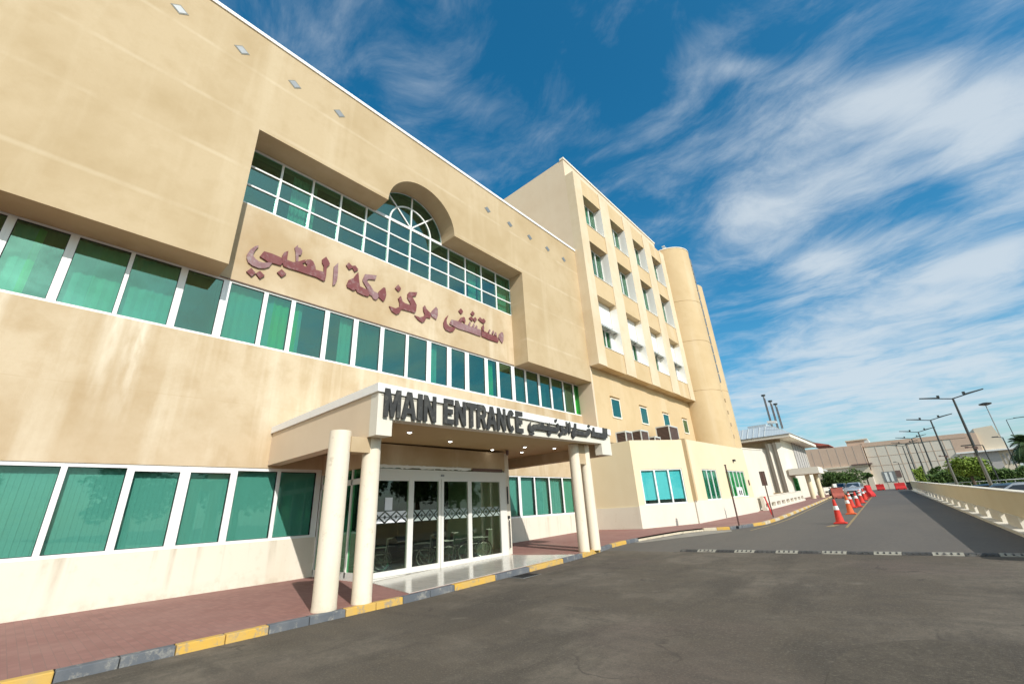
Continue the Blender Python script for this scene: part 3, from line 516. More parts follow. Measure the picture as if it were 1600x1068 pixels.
for k in range(10):      # the two bands run on to the left
    y1 = -.551-1.17*k; f = window(H, XF-.04, y1-1.168, y1, y1-1.11, y1-.06, 1.235, 3.25, 'glass_ground'); slats(f, XF-.24, y1-1.15, y1-.02, 1.25, 3.2, 'blind', .098)
for k in range(9):
    y1 = -2.051-1.17*k; f = window(H, XF-.04, y1-1.168, y1, y1-1.11, y1-.06, 6.985, 9.0, 'glass_teal')
    if k % 3: curtain(f, 'curtain', XF-.30, y1-1.1, y1-.1-(k % 2)*.4, 7.0, 8.98, 'blind', .21, .018)
# recess windows : 12 bays of three lights, with an arched fan light in the middle
V = [2.66, 3.78, 4.95, 6.12, 7.27, 8.42, 9.58, 10.74, 11.90, 13.05, 14.22, 15.38, 16.60]
zs = [12.04, 12.86, 13.67, 14.46]
def gridwin(x, ya, yb, name, par):
    f = MB(); t = .035
    f.box(x, x-.09, ya, ya+t, 12.04, 14.46); f.box(x, x-.09, yb-t, yb, 12.04, 14.46)
    for z in (12.04+.03, 12.86, 13.67, 14.43): f.box(x, x-.09, ya+t, yb-t, z-.032, z+.032)
    fo = f.build(name, 'white_frame', par)
    p = MB(); p.box(x-.04, x-.052, ya+t, yb-t, 12.1, 14.40); p.build('pane', 'glass_upper', fo)
    return fo
ucur = {0: [], 1: [(.45, 1)], 2: [(0, .25)], 9: [(.4, .9)], 10: [(0, .2)], 11: [(.2, 1)]}
for i in range(12):
    f = gridwin(XF-.02, V[i]+.001, V[i+1]-.001, 'window', H)
    for (p, q) in ucur.get(i, []): curtain(f, 'curtain', XF-.35, V[i]+1.15*p, V[i]+1.15*q, 12.05, 14.4, 'curtain', .14, .03)
fan = MB(); x0, x1 = XF-.02, XF-.11
def arcbar(mb, cy, cz, r, w, a0=0, a1=PI, n=28):
    for k in range(n):
        A, B = a0+(a1-a0)*k/n, a0+(a1-a0)*(k+1)/n
        q = [(cy-(r-w/2)*math.cos(A), cz+(r-w/2)*math.sin(A)), (cy-(r+w/2)*math.cos(A), cz+(r+w/2)*math.sin(A)), (cy-(r+w/2)*math.cos(B), cz+(r+w/2)*math.sin(B)), (cy-(r-w/2)*math.cos(B), cz+(r-w/2)*math.sin(B))]
        mb.hexa([(x0, *q[0]), (x0, *q[1]), (x1, *q[1]), (x1, *q[0])], [(x0, *q[3]), (x0, *q[2]), (x1, *q[2]), (x1, *q[3])])
arcbar(fan, 9.58, 14.47, 1.15, .07); arcbar(fan, 9.56, 14.47, 1.90, .07)
for an in (45, 90, 135):
    c_, s_ = math.cos(R(an)), math.sin(R(an)); t = .033
    a_ = (9.58+c_*.02, 14.50+s_*.02); b2 = (9.58+c_*1.87, 14.50+s_*1.87)
    fan.hexa([(x0+.003, a_[0]-s_*t, a_[1]+c_*t), (x0+.003, a_[0]+s_*t, a_[1]-c_*t), (x1, a_[0]+s_*t, a_[1]-c_*t), (x1, a_[0]-s_*t, a_[1]+c_*t)],
             [(x0+.003, b2[0]-s_*t, b2[1]+c_*t), (x0+.003, b2[0]+s_*t, b2[1]-c_*t), (x1, b2[0]+s_*t, b2[1]-c_*t), (x1, b2[0]-s_*t, b2[1]+c_*t)])
fan.box(x0+.002, x1, 7.67, 11.45, 14.462, 14.53)
fo = fan.build('arched_window', 'white_frame', H)
p = MB(); p.prismx([(9.56-1.9*math.cos(PI*k/30), 14.5+1.9*math.sin(PI*k/30)) for k in range(31)], XF-.06, XF-.072); p.build('pane', 'glass_upper', fo)
# vents below the parapet
for i, y in enumerate((-.30, 1.52, 3.35, 5.16, 13.87, 15.72, 17.56, 19.38, 21.2)):
    v = MB(); zc = 17.47-.006*i
    def dia(a, b): return [(y-a, zc), (y-.02, zc+b), (y+a, zc), (y+.02, zc-b)]
    v.prismx(dia(.25, .205), XB+.001, XB+.012, 'vent_grey'); v.prismx(dia(.19, .155), XB+.013, XB+.02, 'metal_grey')
    v.build('wall_vent', 'metal_grey', H)
st = MB()
for k in range(60): pass
q = MB(); q.box(XF+.002, XF+.03, 2.60, 16.5, 9.005, 9.03); q.build('shadow_line', 'brown_panel', H)  # thin brown strip stands in for the shadow line above the windows
# ---- vestibule
XD = -11.20; zb = .17
vs_ = MB(); vs_.box(XD-.02, XF+.003, 6.55, 12.05, 3.06, 3.70, 'plaster'); vs_.box(XD-.05, XF+.003, 12.05, 12.30, -.1, 3.70, 'white_wall')
vs_.box(XD-.03, XD-.2, 6.55, 12.05, -.1, .19, 'door_frame')
vo = vs_.build('vestibule', 'plaster', H)
fr = MB()
for a, b_ in ((6.56, 6.66), (7.80, 7.98), (8.93, 9.01), (9.03, 9.13), (10.17, 10.33), (11.72, 11.84)): fr.box(XD, XD-.09, a, b_, .19, 2.72)
fr.box(XD+.02, XD-.12, 6.56, 12.05, 2.72, 2.99); fr.box(XD, XD-.09, 11.84, 12.049, .19, 2.72)
for a, b_ in ((6.66, 7.80), (7.98, 8.93), (9.13, 10.17), (10.33, 11.72)): fr.box(XD-.01, XD-.08, a, b_, .19, .33); fr.box(XD-.01, XD-.08, a, b_, 2.66, 2.72)
for a in (6.58, 7.55, 8.75, 9.9, 11.3): fr.box(XD-.02, XD-.08, a, a+.03, 2.99, 3.06)
fr.box(XD+.022, XD+.05, 8.98, 9.10, 2.80, 2.86, 'metal_grey')
df = fr.build('door_frame', 'door_frame', vo)
for a, b_ in ((6.66, 7.80), (7.98, 8.93), (9.13, 10.17), (10.33, 11.72)):
    p = MB(); p.box(XD-.04, XD-.05, a, b_, .33, 2.66); d = p.build('glass_door', 'glass_door', vo)
tg = MB(); tg.box(XD-.03, XD-.04, 6.6, 11.9, 2.99, 3.06); tg.build('transom_glass', 'glass_door', vo)
# torn frosted film on the transom
random.seed(3); up = []; lo = []
y = 6.62
while y < 10.35: up.append((y, 3.115-random.random()*.02)); lo.append((y, 3.0+random.random()*.035)); y += .09
mf = MB(); mf.prismx(up+lo[::-1], XD+.002, XD+.006); mf.build('torn_film', 'reflective_white', vo)
mf = MB(); mf.box(XD-.018, XD-.005, 10.4, 11.9, 3.0, 3.11); mf.build('brown_panel', 'brown_panel', vo)
# patterned safety band on the glass
for a, b_ in ((6.68, 7.78), (8.0, 8.91), (9.15, 10.15), (10.35, 11.70)):
    bd = MB(); n = max(2, round((b_-a)/.36)); wd = (b_-a)/n; z0, z1 = 1.53, 1.83
    for k in range(n):
        y0, y1 = a+k*wd, a+(k+1)*wd; m_ = (y0+y1)/2; zm = (z0+z1)/2; e = .03
        X = (XD-.036, XD-.033)
        bd.prismx([(y0+e, z1), (y1-e, z1), (m_, zm+e)], *X); bd.prismx([(y0+e, z0), (m_, zm-e), (y1-e, z0)], *X)
        for sg, yy in ((1, y0), (-1, y1)):
            bd.prismx([(yy, z1-e), (m_-sg*e*1.2, zm+.008), (yy+sg*.05, zm+.008), (yy, zm+.06)], *X); bd.prismx([(yy, z0+e), (yy, zm-.06), (yy+sg*.05, zm-.008), (m_-sg*e*1.2, zm-.008)], *X)
    bd.build('patterned_band', 'paper' if a < 7 else 'band_clear', vo)
nn = MB(); nn.box(XD-.030, XD-.036, 7.03, 7.27, 1.86, 2.20); nn.build('paper_notice', 'paper', vo)
# side glazing of the vestibule, toward the camera
sg_ = MB()
for xa in (-11.2, -12.3, -13.25, -14.25): sg_.box(xa-.07, xa, 6.56, 6.65, .19, 3.06)
sg_.box(-14.3, -11.28, 6.56, 6.65, .0, .33); sg_.box(-14.3, -11.28, 6.56, 6.65, 2.62, 2.78); sg_.build('side_frame', 'door_frame', vo)
p = MB(); p.box(-14.3, -11.25, 6.60, 6.61, .33, 3.05); p.build('side_glass', 'glass_green', vo)
inn = MB(); inn.box(XF-.02, XF-.1, 12.0, 15.2, .1, 3.1, 'interior_grey'); inn.box(XF-.4, XD-.13, 6.66, 12.03, .12, .185, 'interior_floor'); inn.box(XF+.002, XD-.1, 11.9, 12.04, .19, 3.05, 'curtain'); inn.build('lobby', 'interior_grey', vo)
# tube of handles and cables by the jamb
hb = MB(); hb.cyl((XD+.02, 12.14, .45), (XD+.02, 12.14, 1.35), .018, mat='black_plastic'); hb.cyl((XD+.02, 12.10, 1.9), (XD+.02, 12.10, 2.5), .025, mat='black_plastic'); hb.box(XD-.04, XD+.03, 12.12, 12.17, 1.4, 1.5, 'black_plastic'); hb.build('jamb_fittings', 'black_plastic', vo)
# ---- canopy
ca = MB(); Y0, Y1 = 4.85, 14.95; XC = -8.25
ca.box(XC, XC-.30, Y0, 5.235, 3.33, 4.28, 'white_wall'); ca.box(XC, XC-.30, 14.25, Y1, 3.42, 4.24, 'white_wall')
ca.hexa([(XC, 5.235, 3.70), (XC-.30, 5.235, 3.70), (XC-.30, 14.25, 3.82), (XC, 14.25, 3.82)], [(XC, 5.235, 4.28), (XC-.30, 5.235, 4.28), (XC-.30, 14.25, 4.24), (XC, 14.25, 4.24)], 'white_wall')
ca.box(XC-.30, XF+.003, Y0+.002, Y0+.35, 3.33, 4.28, 'plaster_tower'); ca.box(XC-.30, XF+.003, Y1-.35, Y1-.002, 3.42, 4.24, 'plaster')
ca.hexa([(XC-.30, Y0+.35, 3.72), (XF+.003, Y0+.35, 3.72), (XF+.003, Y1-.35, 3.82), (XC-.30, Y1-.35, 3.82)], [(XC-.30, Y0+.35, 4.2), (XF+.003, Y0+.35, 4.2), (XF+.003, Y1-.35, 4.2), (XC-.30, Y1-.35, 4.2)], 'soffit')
co = ca.build('entrance_canopy', 'plaster', H)
cp = MB(); cp.hexa([(XC+.05, Y0-.05, 4.285), (XF+.003, Y0-.05, 4.285), (XF+.003, Y1+.04, 4.18), (XC+.05, Y1+.04, 4.18)], [(XC+.05, Y0-.05, 4.48), (XF+.003, Y0-.05, 4.48), (XF+.003, Y1+.04, 4.40), (XC+.05, Y1+.04, 4.40)]); cp.build('coping', 'white_paint', co)
def column(x, y, zt, r=.195):
    mb = MB(); z0 = g(y)+.1; h = zt-z0
    mb.lathe((x, y, z0), [(r*1.02, 0), (r*1.03, .05), (r, .12), (r*1.01, h*.5), (r*.985, h)], 32)
    return mb.build('column', 'column_paint', co)
column(-8.81, 4.34, 3.44, .222); column(-8.77, 5.075, 3.71, .195); column(-8.90, 13.32, 3.80, .19); column(-8.84, 13.93, 3.80, .19)
sb = MB(); sb.box(-8.95, -8.62, 4.5, 5.0, 3.00, 3.325); sb.build('beam', 'plaster', co); sb = MB(); sb.box(-8.97, -8.72, 13.4, 13.9, 3.1, 3.79); sb.build('beam', 'plaster', co)
for i, (x, y) in enumerate(((-11.69, 8.35), (-10.14, 8.5), (-11.0, 11.2), (-10.0, 11.86), (-11.05, 12.9), (-9.75, 13.3), (-9.4, 6.5))):
    z = 3.72+(y-5.2)/9.4*.1
    l = MB(); l.lathe((x, y, z-.035), [(.075, 0), (.09, .02), (.09, .04)], 16, 'white_frame'); lo_ = l.build('downlight', 'white_frame', co)
    l = MB(); l.lathe((x, y, z-.045), [(.05, 0), (.055, .012)], 16); l.build('lamp', 'lamp_glow', lo_)
cc = MB(); cc.lathe((-11.0, 12.0, 3.60), [(.02, 0), (.05, .03), (.06, .10), (.06, .18)], 12); cc.build('dome_camera', 'brown_panel', co)

# ================================================================ SIGNS
S = empty('wall_sign', (-14.24, 9.5, 9.5), 'red weathered Arabic lettering on the beige wall under the arched window', 'sign')
names = ['letter']*len(GL1)
worn = {0, 4, 11, 16, 18, 20, 21, 22, 8, 28, 25, 26, 27}
for i, p in enumerate(GL1):
    mb = MB(); p2 = [(a, b) for a, b in p]
    mb.prismx(p2, XF+.012, XF+.065); mb.build('letter', 'letter_worn' if i in worn else 'letter_maroon', S)
S = empty('entrance_sign', (-8.2, 9.5, 3.7), 'black block letters MAIN ENTRANCE with Arabic on the white canopy edge', 'sign')
def glyph(ch):
    t = .30
    if ch == 'M': return [[(0, 0), (.24, 0), (.24, .62), (.40, 0), (.60, 0), (.76, .62), (.76, 0), (1, 0), (1, 1), (.70, 1), (.50, .42), (.30, 1), (0, 1)]]
    if ch == 'A': return [[(0, 0), (.27, 0), (.34, .2), (.66, .2), (.73, 0), (1, 0), (.66, 1), (.50, 1), (.50, .74), (.60, .40), (.40, .40), (.498, .74), (.498, 1), (.34, 1)]]
    if ch == 'I': return [[(0, 0), (1, 0), (1, 1), (0, 1)]]
    if ch == 'N': return [[(0, 0), (.28, 0), (.28, .58), (.70, 0), (1, 0), (1, 1), (.72, 1), (.72, .42), (.30, 1), (0, 1)]]
    if ch == 'E': return [[(0, 0), (1, 0), (1, .2), (.36, .2), (.36, .41), (.90, .41), (.90, .60), (.36, .60), (.36, .80), (.98, .80), (.98, 1), (0, 1)]]
    if ch == 'T': return [[(.33, 0), (.67, 0), (.67, .80), (1, .80), (1, 1), (0, 1), (0, .80), (.33, .80)]]
    if ch == 'R': return [[(0, 0), (.30, 0), (.30, .38), (.45, .38), (.70, 0), (1, 0), (.78, .42), (.93, .52), (.97, .72), (.90, .90), (.72, 1), (.31, 1), (.31, .80), (.58, .80), (.66, .75), (.66, .63), (.58, .57), (.30, .57), (.30, 1), (0, 1)]]
    if ch == 'C':
        o = [(.5+.5*math.cos(R(a)), .5+.5*math.sin(R(a))) for a in range(40, 325, 15)]
        i_ = [(.52+.20*math.cos(R(a)), .5+.28*math.sin(R(a))) for a in range(310, 45, -15)]
        return [o+i_]
LET = [('M', 4.94, 5.36), ('A', 5.39, 5.79), ('I', 5.83, 5.96), ('N', 6.0, 6.37), ('E', 6.61, 6.93), ('N', 6.98, 7.34), ('T', 7.37, 7.72), ('R', 7.75, 8.1), ('A', 8.11, 8.5), ('N', 8.53, 8.87), ('C', 8.94, 9.27), ('E', 9.31, 9.63)]
for ch, a, b in LET:
    a *= 1.0061; b *= 1.0061
    for P in glyph(ch):
        z0 = 3.735+.012*(a-5); z1 = 4.375+.010*(a-5); mb = MB()
        mb.prismx([(a+(b-a)*p, z0+(z1-z0)*q) for p, q in P], -8.212, -8.168); mb.build('letter', 'letter_dark', S)
for p in GL2:
    mb = MB(); mb.prismx([(q[0]*1.0061, 1.65+(q[1]-1.65)*1.0061) for q in p], -8.205, -8.168); mb.build('letter', 'letter_dark', S)
cb = MB()
for k in range(24):
    a = 4.9+k*.41; b = a+.41; cb.cyl((-8.19, a, 4.265-.006*math.sin(k)-.0075*(a-5)), (-8.19, b, 4.265-.006*math.sin(k+1)-.0075*(b-5)), .006, n=6, mat='black_plastic')
cb.build('cable', 'black_plastic', S)

# ================================================================ TOWER
TW = empty('hospital_tower', (-13.3, 31, 0), 'tall beige hospital ward tower with deep white window niches and a round stair turret', 'building')
XT = -13.32; XS = -12.60
t = MB(); t.box(XT, -42, 22.80, 39.6, -.6, 27.55, 'plaster_tower'); t.build('wall', 'plaster_tower', TW)
t = MB(); t.box(XT+.004, XT-.3, 22.995, 39.595, -.6, 10.06, 'plaster_tan'); t.build('lower_wall', 'plaster_tan', TW)
t = MB(); t.box(XT+.07, XT-.3, 22.75, 39.7, 27.55, 27.72); t.build('roof_coping', 'cream_base', TW)
Yc = [(23.86, 26.55), (28.02, 30.62), (32.08, 34.56), (36.08, 38.50)]
Zr = [(21.50, 24.30), (17.03, 20.0), (11.50, 15.45)]
pl = MB()
pil = [(22.80, 23.86), (26.55, 28.02), (30.62, 32.08), (34.56, 36.08), (38.50, 39.58)]
for a, b in pil: pl.box(XT+.004, XS, a, b, 10.06, 25.85, 'plaster_light')
for a, b in Yc:
    for z0, z1 in ((10.063, 11.5), (15.45, 17.03), (20.0, 21.5), (24.3, 25.847)): pl.box(XT+.004, XS-.07, a, b, z0, z1, 'plaster_tan')
pl.build('window_screen', 'plaster_light', TW)
for r, (z0, z1) in enumerate(Zr):
    for k, (a, b) in enumerate(Yc):
        e = .012
        if r < 2:
            f = MB(); zz = z0; X0 = XT+.006
            f.box(X0+.08, X0+.02, a+.02, a+.07, z0, z1-.02); f.box(X0+.08, X0+.02, b-.07, b-.02, z0, z1-.02); f.box(X0+.08, X0+.02, a+.07, b-.07, z0, z0+.07); f.box(X0+.08, X0+.02, a+.07, b-.07, z1-.1, z1-.02)
            ym = a+(b-a)*.62; f.box(X0+.10, X0+.02, ym, ym+.10, z0+.07, z1-.1)
            wo = f.build('window', 'white_frame', TW)
            p = MB(); p.box(X0+.04, X0+.03, a+.07, ym, z0+.07, z1-.1); p.box(X0+.04, X0+.03, ym+.10, b-.07, z0+.07, z1-.1); p.build('pane', 'glass_teal', wo)
            q = MB(); q.box(X0+.012, X0+.002, a+.03, ym+.02, z0+.05, z1-.05, 'blind' if (r*3+k) % 4 < 3 else 'interior_grey'); q.box(X0+.012, X0+.002, ym+.02, b-.03, z0+.05, z1-.05, 'interior_dark'); q.build('blind', 'blind', wo)
            l = MB(); l.box(XS-.01, XT+.02, b-e, b-.001, z0+.03, z1-.03); l.box(XS-.03, XT+.02, a+.002, b-e, z0+.001, z0+.03); l.box(XS-.02, XT+.02, a+.001, a+e, z0+.03, z1-.03); l.build('reveal', 'reveal_white', wo)
        else:
            X0 = XT+.006; zt = 13.10
            f = MB(); f.box(X0+.12, X0, a+.02, b-.02, 13.25, z1-.01); f.box(X0+.14, X0, a+.02, b-.02, z0, 11.95)
            f.box(X0+.14, X0, a+.02, a+.10, 11.95, 13.25); f.box(X0+.14, X0, b-.55, b-.02, 11.95, 13.25); ym = a+(b-a)*.55
            f.box(X0+.10, X0+.02, ym, ym+.09, 11.95, 13.25)
            wo = f.build('window', 'white_paint', TW)
            p = MB(); p.box(X0+.05, X0+.04, a+.10, b-.55, 11.95, 13.25); p.build('pane', 'glass_green', wo)
            q = MB(); q.box(X0+.012, X0+.002, a+.10, b-.55, 11.95, 13.25, 'interior_grey'); q.build('blind', 'interior_grey', wo)
            h = MB(); h.hexa([(X0+.121, a+.03, 13.28), (X0+.62, a+.03, 13.16), (X0+.62, b-.05, 13.16), (X0+.121, b-.05, 13.28)], [(X0+.121, a+.03, 13.46), (X0+.62, a+.03, 13.22), (X0+.62, b-.05, 13.22), (X0+.121, b-.05, 13.46)])
            h.box(X0+.121, X0+.17, a+.03, b-.05, 13.62, 13.68, 'metal_grey')
            for yy in (a+.3, (a+b)/2, b-.3): h.box(X0+.3, X0+.56, yy, yy+.03, 13.10, 13.165, 'metal_grey')
            h.build('awning', 'pale_metal', wo)
            l = MB(); l.box(XS-.01, XT+.15, b-e, b-.001, z0+.03, z1-.3); l.box(XS-.03, XT+.15, a+.002, b-e, z0+.001, z0+.03); l.box(XS-.02, XT+.15, a+.001, a+e, z0+.03, z1-.3); l.build('reveal', 'reveal_white', wo)
for i, (a, b, z0, z1) in enumerate(((24.97, 26.05, 7.05, 8.22), (29.18, 30.2, 7.08, 8.2), (33.2, 34.25, 7.1, 8.2), (37.25, 38.2, 7.12, 8.2))):
    X0 = XT+.006; f = MB(); f.box(X0+.04, X0, a-.07, a, z0-.07, z1+.07); f.box(X0+.04, X0, b, b+.09, z0-.07, z1+.07); f.box(X0+.05, X0, a, b, z0-.09, z0); f.box(X0+.05, X0, a, b, z1, z1+.07); f.box(X0+.12, X0, a-.1, b+.1, z1+.16, z1+.19, 'plaster_tan')
    wo = f.build('window', 'cream_base', TW); p = MB(); p.box(X0+.022, X0+.012, a, b, z0, z1); p.build('pane', 'glass_upper', wo)
    p = MB(); p.box(X0+.006, X0+.001, a, b, z0, z1); p.build('blind', 'interior_grey', wo)
cyl = MB()
def turret(cx, cy, r, zt, nm, seams):
    mb = MB(); z = -.6; prof = [(r, -.6)]
    for s in seams: prof += [(r, s-.04), (r-.03, s-.03), (r-.03, s+.0), (r, s+.01)]
    prof += [(r, zt)]
    mb.lathe((cx, cy, 0), prof, 48, 'plaster_tan' if nm != 'x' else None); return mb.build(nm, 'plaster_tan', TW)
turret(-13.0, 41.75, 2.2, 26.4, 'turret', (11.0, 15.9, 20.2))
c = MB(); c.lathe((-13.0, 41.75, 26.4), [(2.24, 0), (2.24, .10), (2.1, .12)], 48); c.build('turret_coping', 'cream_base', TW)
turret(-13.15, 45.3, 2.0, 23.6, 'stair_turret', (11.6,))
bk = MB(); bk.box(-14.5, -42, 39.6, 48, -.6, 23.4, 'plaster_tan'); bk.box(-13.4, -15, 39.6, 41, 23.4, 27.0, 'plaster_tan'); bk.build('rear_block', 'plaster_tan', TW)
# joint of dark slots between the two turrets
sl_ = MB(); jx, jy = -11.32, 43.52
for k in range(14):
    z = 12.0+k*1.0
    sl_.box(-11.02, -10.89, 42.5, 42.85, z, z+.86)
sl_.build('slot_windows', 'metal_grey', TW)
for z in (10.3, 9.15, 8.0, 6.9):
    q = MB(); q.box(-11.22, -10.93, 42.9, 43.05, z-.16, z+.16); q.build('small_opening', 'plaster', TW)
an = MB(); an.cyl((-12.8, 41.0, 26.5), (-12.8, 41.0, 27.6), .03, mat='pale_metal'); an.box(-12.95, -12.6, 40.9, 41.15, 27.3, 27.45, 'pale_metal'); an.box(-13.0, -12.7, 40.9, 41.05, 27.6, 27.7, 'pale_metal'); an.build('roof_antenna', 'pale_metal', TW)

# ================================================================ ANNEX
AX = empty('annex_building', (-11, 28, .5), 'low cream annex with angled corner in front of the tower, lit side beside the kerb', 'building')
c0, c1, c2 = Vector((-11.16, 22.35)), Vector((-9.32, 25.31)), Vector((-8.80, 35.6))
d1 = (c1-c0).normalized(); d2 = (c2-c1).normalized(); n1_ = Vector((d1.y, -d1.x)); n2_ = Vector((d2.y, -d2.x))
def seg(P, d, n, t0, t1, o0, o1, z0, z1, mb, mat):
    a = P+d*t0; b = P+d*t1
    mb.hexa([(*(a+n*o0), z0), (*(a+n*o1), z0), (*(b+n*o1), z0), (*(b+n*o0), z0)], [(*(a+n*o0), z1), (*(a+n*o1), z1), (*(b+n*o1), z1), (*(b+n*o0), z1)], mat)
L1 = (c1-c0).length; L2 = (c2-c1).length
def wall_holes(P, d, n, Lg, holes, z0, z1, mb, mat, th=.25):
    t = 0
    for a, b, h0, h1 in holes:
        seg(P, d, n, t, a, -th, 0, z0, z1, mb, mat); seg(P, d, n, a, b, -th, 0, z0, h0, mb, mat); seg(P, d, n, a, b, -th, 0, h1, z1, mb, mat); t = b
    seg(P, d, n, t, Lg, -th, 0, z0, z1, mb, mat)
H1 = [(.40, 3.10, 1.55, 3.38)]; H2 = [(1.88, 4.15, 1.62, 3.38), (5.75, 9.36, 1.70, 3.40)]
wl = MB(); wall_holes(c0, d1, n1_, L1, H1, -.4, 4.98, wl, 'plaster_annex')
wl.box(-11.18, -14.3, 22.352, 22.6, -.4, 4.965, 'plaster_annex')
wall_holes(c1+n2_*.05, d2, n2_, L2, H2, -.4, 5.03, wl, 'plaster_annex')
seg(c1, d2, n2_, -.02, .16, -.2, .20, 1.63, 5.04, wl, 'plaster_tan')
wl.prism([tuple(c0+Vector((-.2, .3))), tuple(c1+Vector((-.3, .2))), tuple(c2+Vector((-.3, 0))), (-13.3, 35.5), (-13.3, 22.7)], 4.55, 4.70, 'plaster_tan')
wl.build('wall', 'plaster_annex', AX)
dd = MB(); seg(c0, d1, n1_, -.02, L1-.01, .0015, .045, -.4, 1.55, dd, 'white_wall'); seg(c1+n2_*.05, d2, n2_, -.015, L2, .0015, .05, -.4, 1.62, dd, 'white_wall'); dd.box(-11.14, -14.3, 22.31, 22.351, -.4, 1.50, 'dado'); dd.build('plinth', 'white_wall', AX)
def annex_win(P, d, n, a, b, z0, z1, nb, glass, bl, lift=0.0, extra=()):
    f = MB(); fw = .06
    for t0, t1, q0, q1 in ((a, a+fw, z0, z1), (b-fw, b, z0, z1), (a+fw, b-fw, z0, z0+fw), (a+fw, b-fw, z1-fw, z1)): seg(P, d, n, t0, t1, -.09, -.03, q0, q1, f, None)
    for k in range(1, nb): m_ = a+(b-a)*k/nb; seg(P, d, n, m_-.045, m_+.045, -.09, -.03, z0+fw, z1-fw, f, None)
    wo = f.build('window', 'white_frame', AX)
    p = MB(); seg(P, d, n, a+fw, b-fw, -.07, -.06, z0+fw, z1-fw, p, None); p.build('pane', glass, wo)
    p = MB(); seg(P, d, n, a, b, -.16, -.15, z0+lift, z1, p, None); p.build('blind', bl, wo)
    p = MB(); seg(P, d, n, a-.05, b+.05, -.62, -.60, z0-.1, z1, p, None); p.build('dark_room', 'interior_dark', wo)
    return wo
annex_win(c0, d1, n1_, .40, 3.10, 1.55, 3.38, 3, 'glass_cyan', 'blind_pale', .24)
annex_win(c1+n2_*.05, d2, n2_, 1.88, 4.15, 1.62, 3.38, 3, 'glass_teal', 'blind_pale', .03)
wo = annex_win(c1+n2_*.05, d2, n2_, 5.75, 9.36, 1.70, 3.40, 5, 'glass_green', 'blind', .02)
q = MB(); P = c1+n2_*.05
seg(P, d2, n2_, 7.2, 8.25, -.025, -.01, 1.72, 2.32, q, 'reflective_white')
for k in range(2): seg(P, d2, n2_, 7.45+k*.35, 7.65+k*.35, -.009, -.004, 1.82, 2.12, q, 'black_plastic')
q.build('window_notice', 'paper', wo)
q = MB(); seg(P, d2, n2_, 7.55, 7.75, .002, .16, 4.02, 4.14, q, 'black_plastic'); q.build('wall_camera', 'black_plastic', AX)
q = MB(); seg(P, d2, n2_, 9.75, 9.9, .002, .05, 2.45, 2.8, q, 'rust_pole'); q.build('meter_box', 'rust_pole', AX)
# rooftop cooling units: they stand on the annex roof
def cooler(cx, cy, z, w_, d_, h_, label, rz=0, fm='pale_metal'):
    e = empty('cooling_unit', (cx, cy, z), label, 'air conditioner', 'cooling units on the annex roof', 0)
    f = MB(); t = .06
    for sx in (-1, 1):
        for sy in (-1, 1): f.box(cx+sx*w_/2, cx+sx*(w_/2-t), cy+sy*d_/2, cy+sy*(d_/2-t), z, z+h_)
    f.box(cx-w_/2, cx+w_/2, cy-d_/2, cy+d_/2, z+h_-.001, z+h_+.08); f.box(cx-w_/2, cx+w_/2, cy-d_/2, cy+d_/2, z+.1, z+.2); f.build('frame', fm, e)
    gpl = MB()
    gpl.box(cx-w_/2+.03, cx+w_/2-.03, cy-d_/2+.03, cy+d_/2-.03, z+.2, z+h_-.01, 'dark_grille')
    n = int(h_/.09)
    for k in range(n):
        zz = z+.22+k*.085
        if zz < z+h_-.05: gpl.box(cx-w_/2+.015, cx+w_/2-.015, cy-d_/2+.012, cy+d_/2-.012, zz, zz+.03, 'brown_panel')
    gpl.build('grille', 'dark_grille', e); return e
cooler(-12.3, 24.1, 4.7, .7, .85, 1.0, 'small white-framed cooling unit nearest the canopy on the annex roof')
cooler(-12.3, 26.2, 4.7, .8, 1.1, 1.25, 'middle dark louvred cooling unit with pale posts on the annex roof')
cooler(-12.2, 28.1, 4.7, .6, .9, 1.0, 'lowest brown louvred cooling unit between two bigger ones')
cooler(-12.1, 30.4, 4.7, 1.0, 1.6, 1.9, 'tallest boxy cooling unit on the annex roof, dark louvres and pale frame')

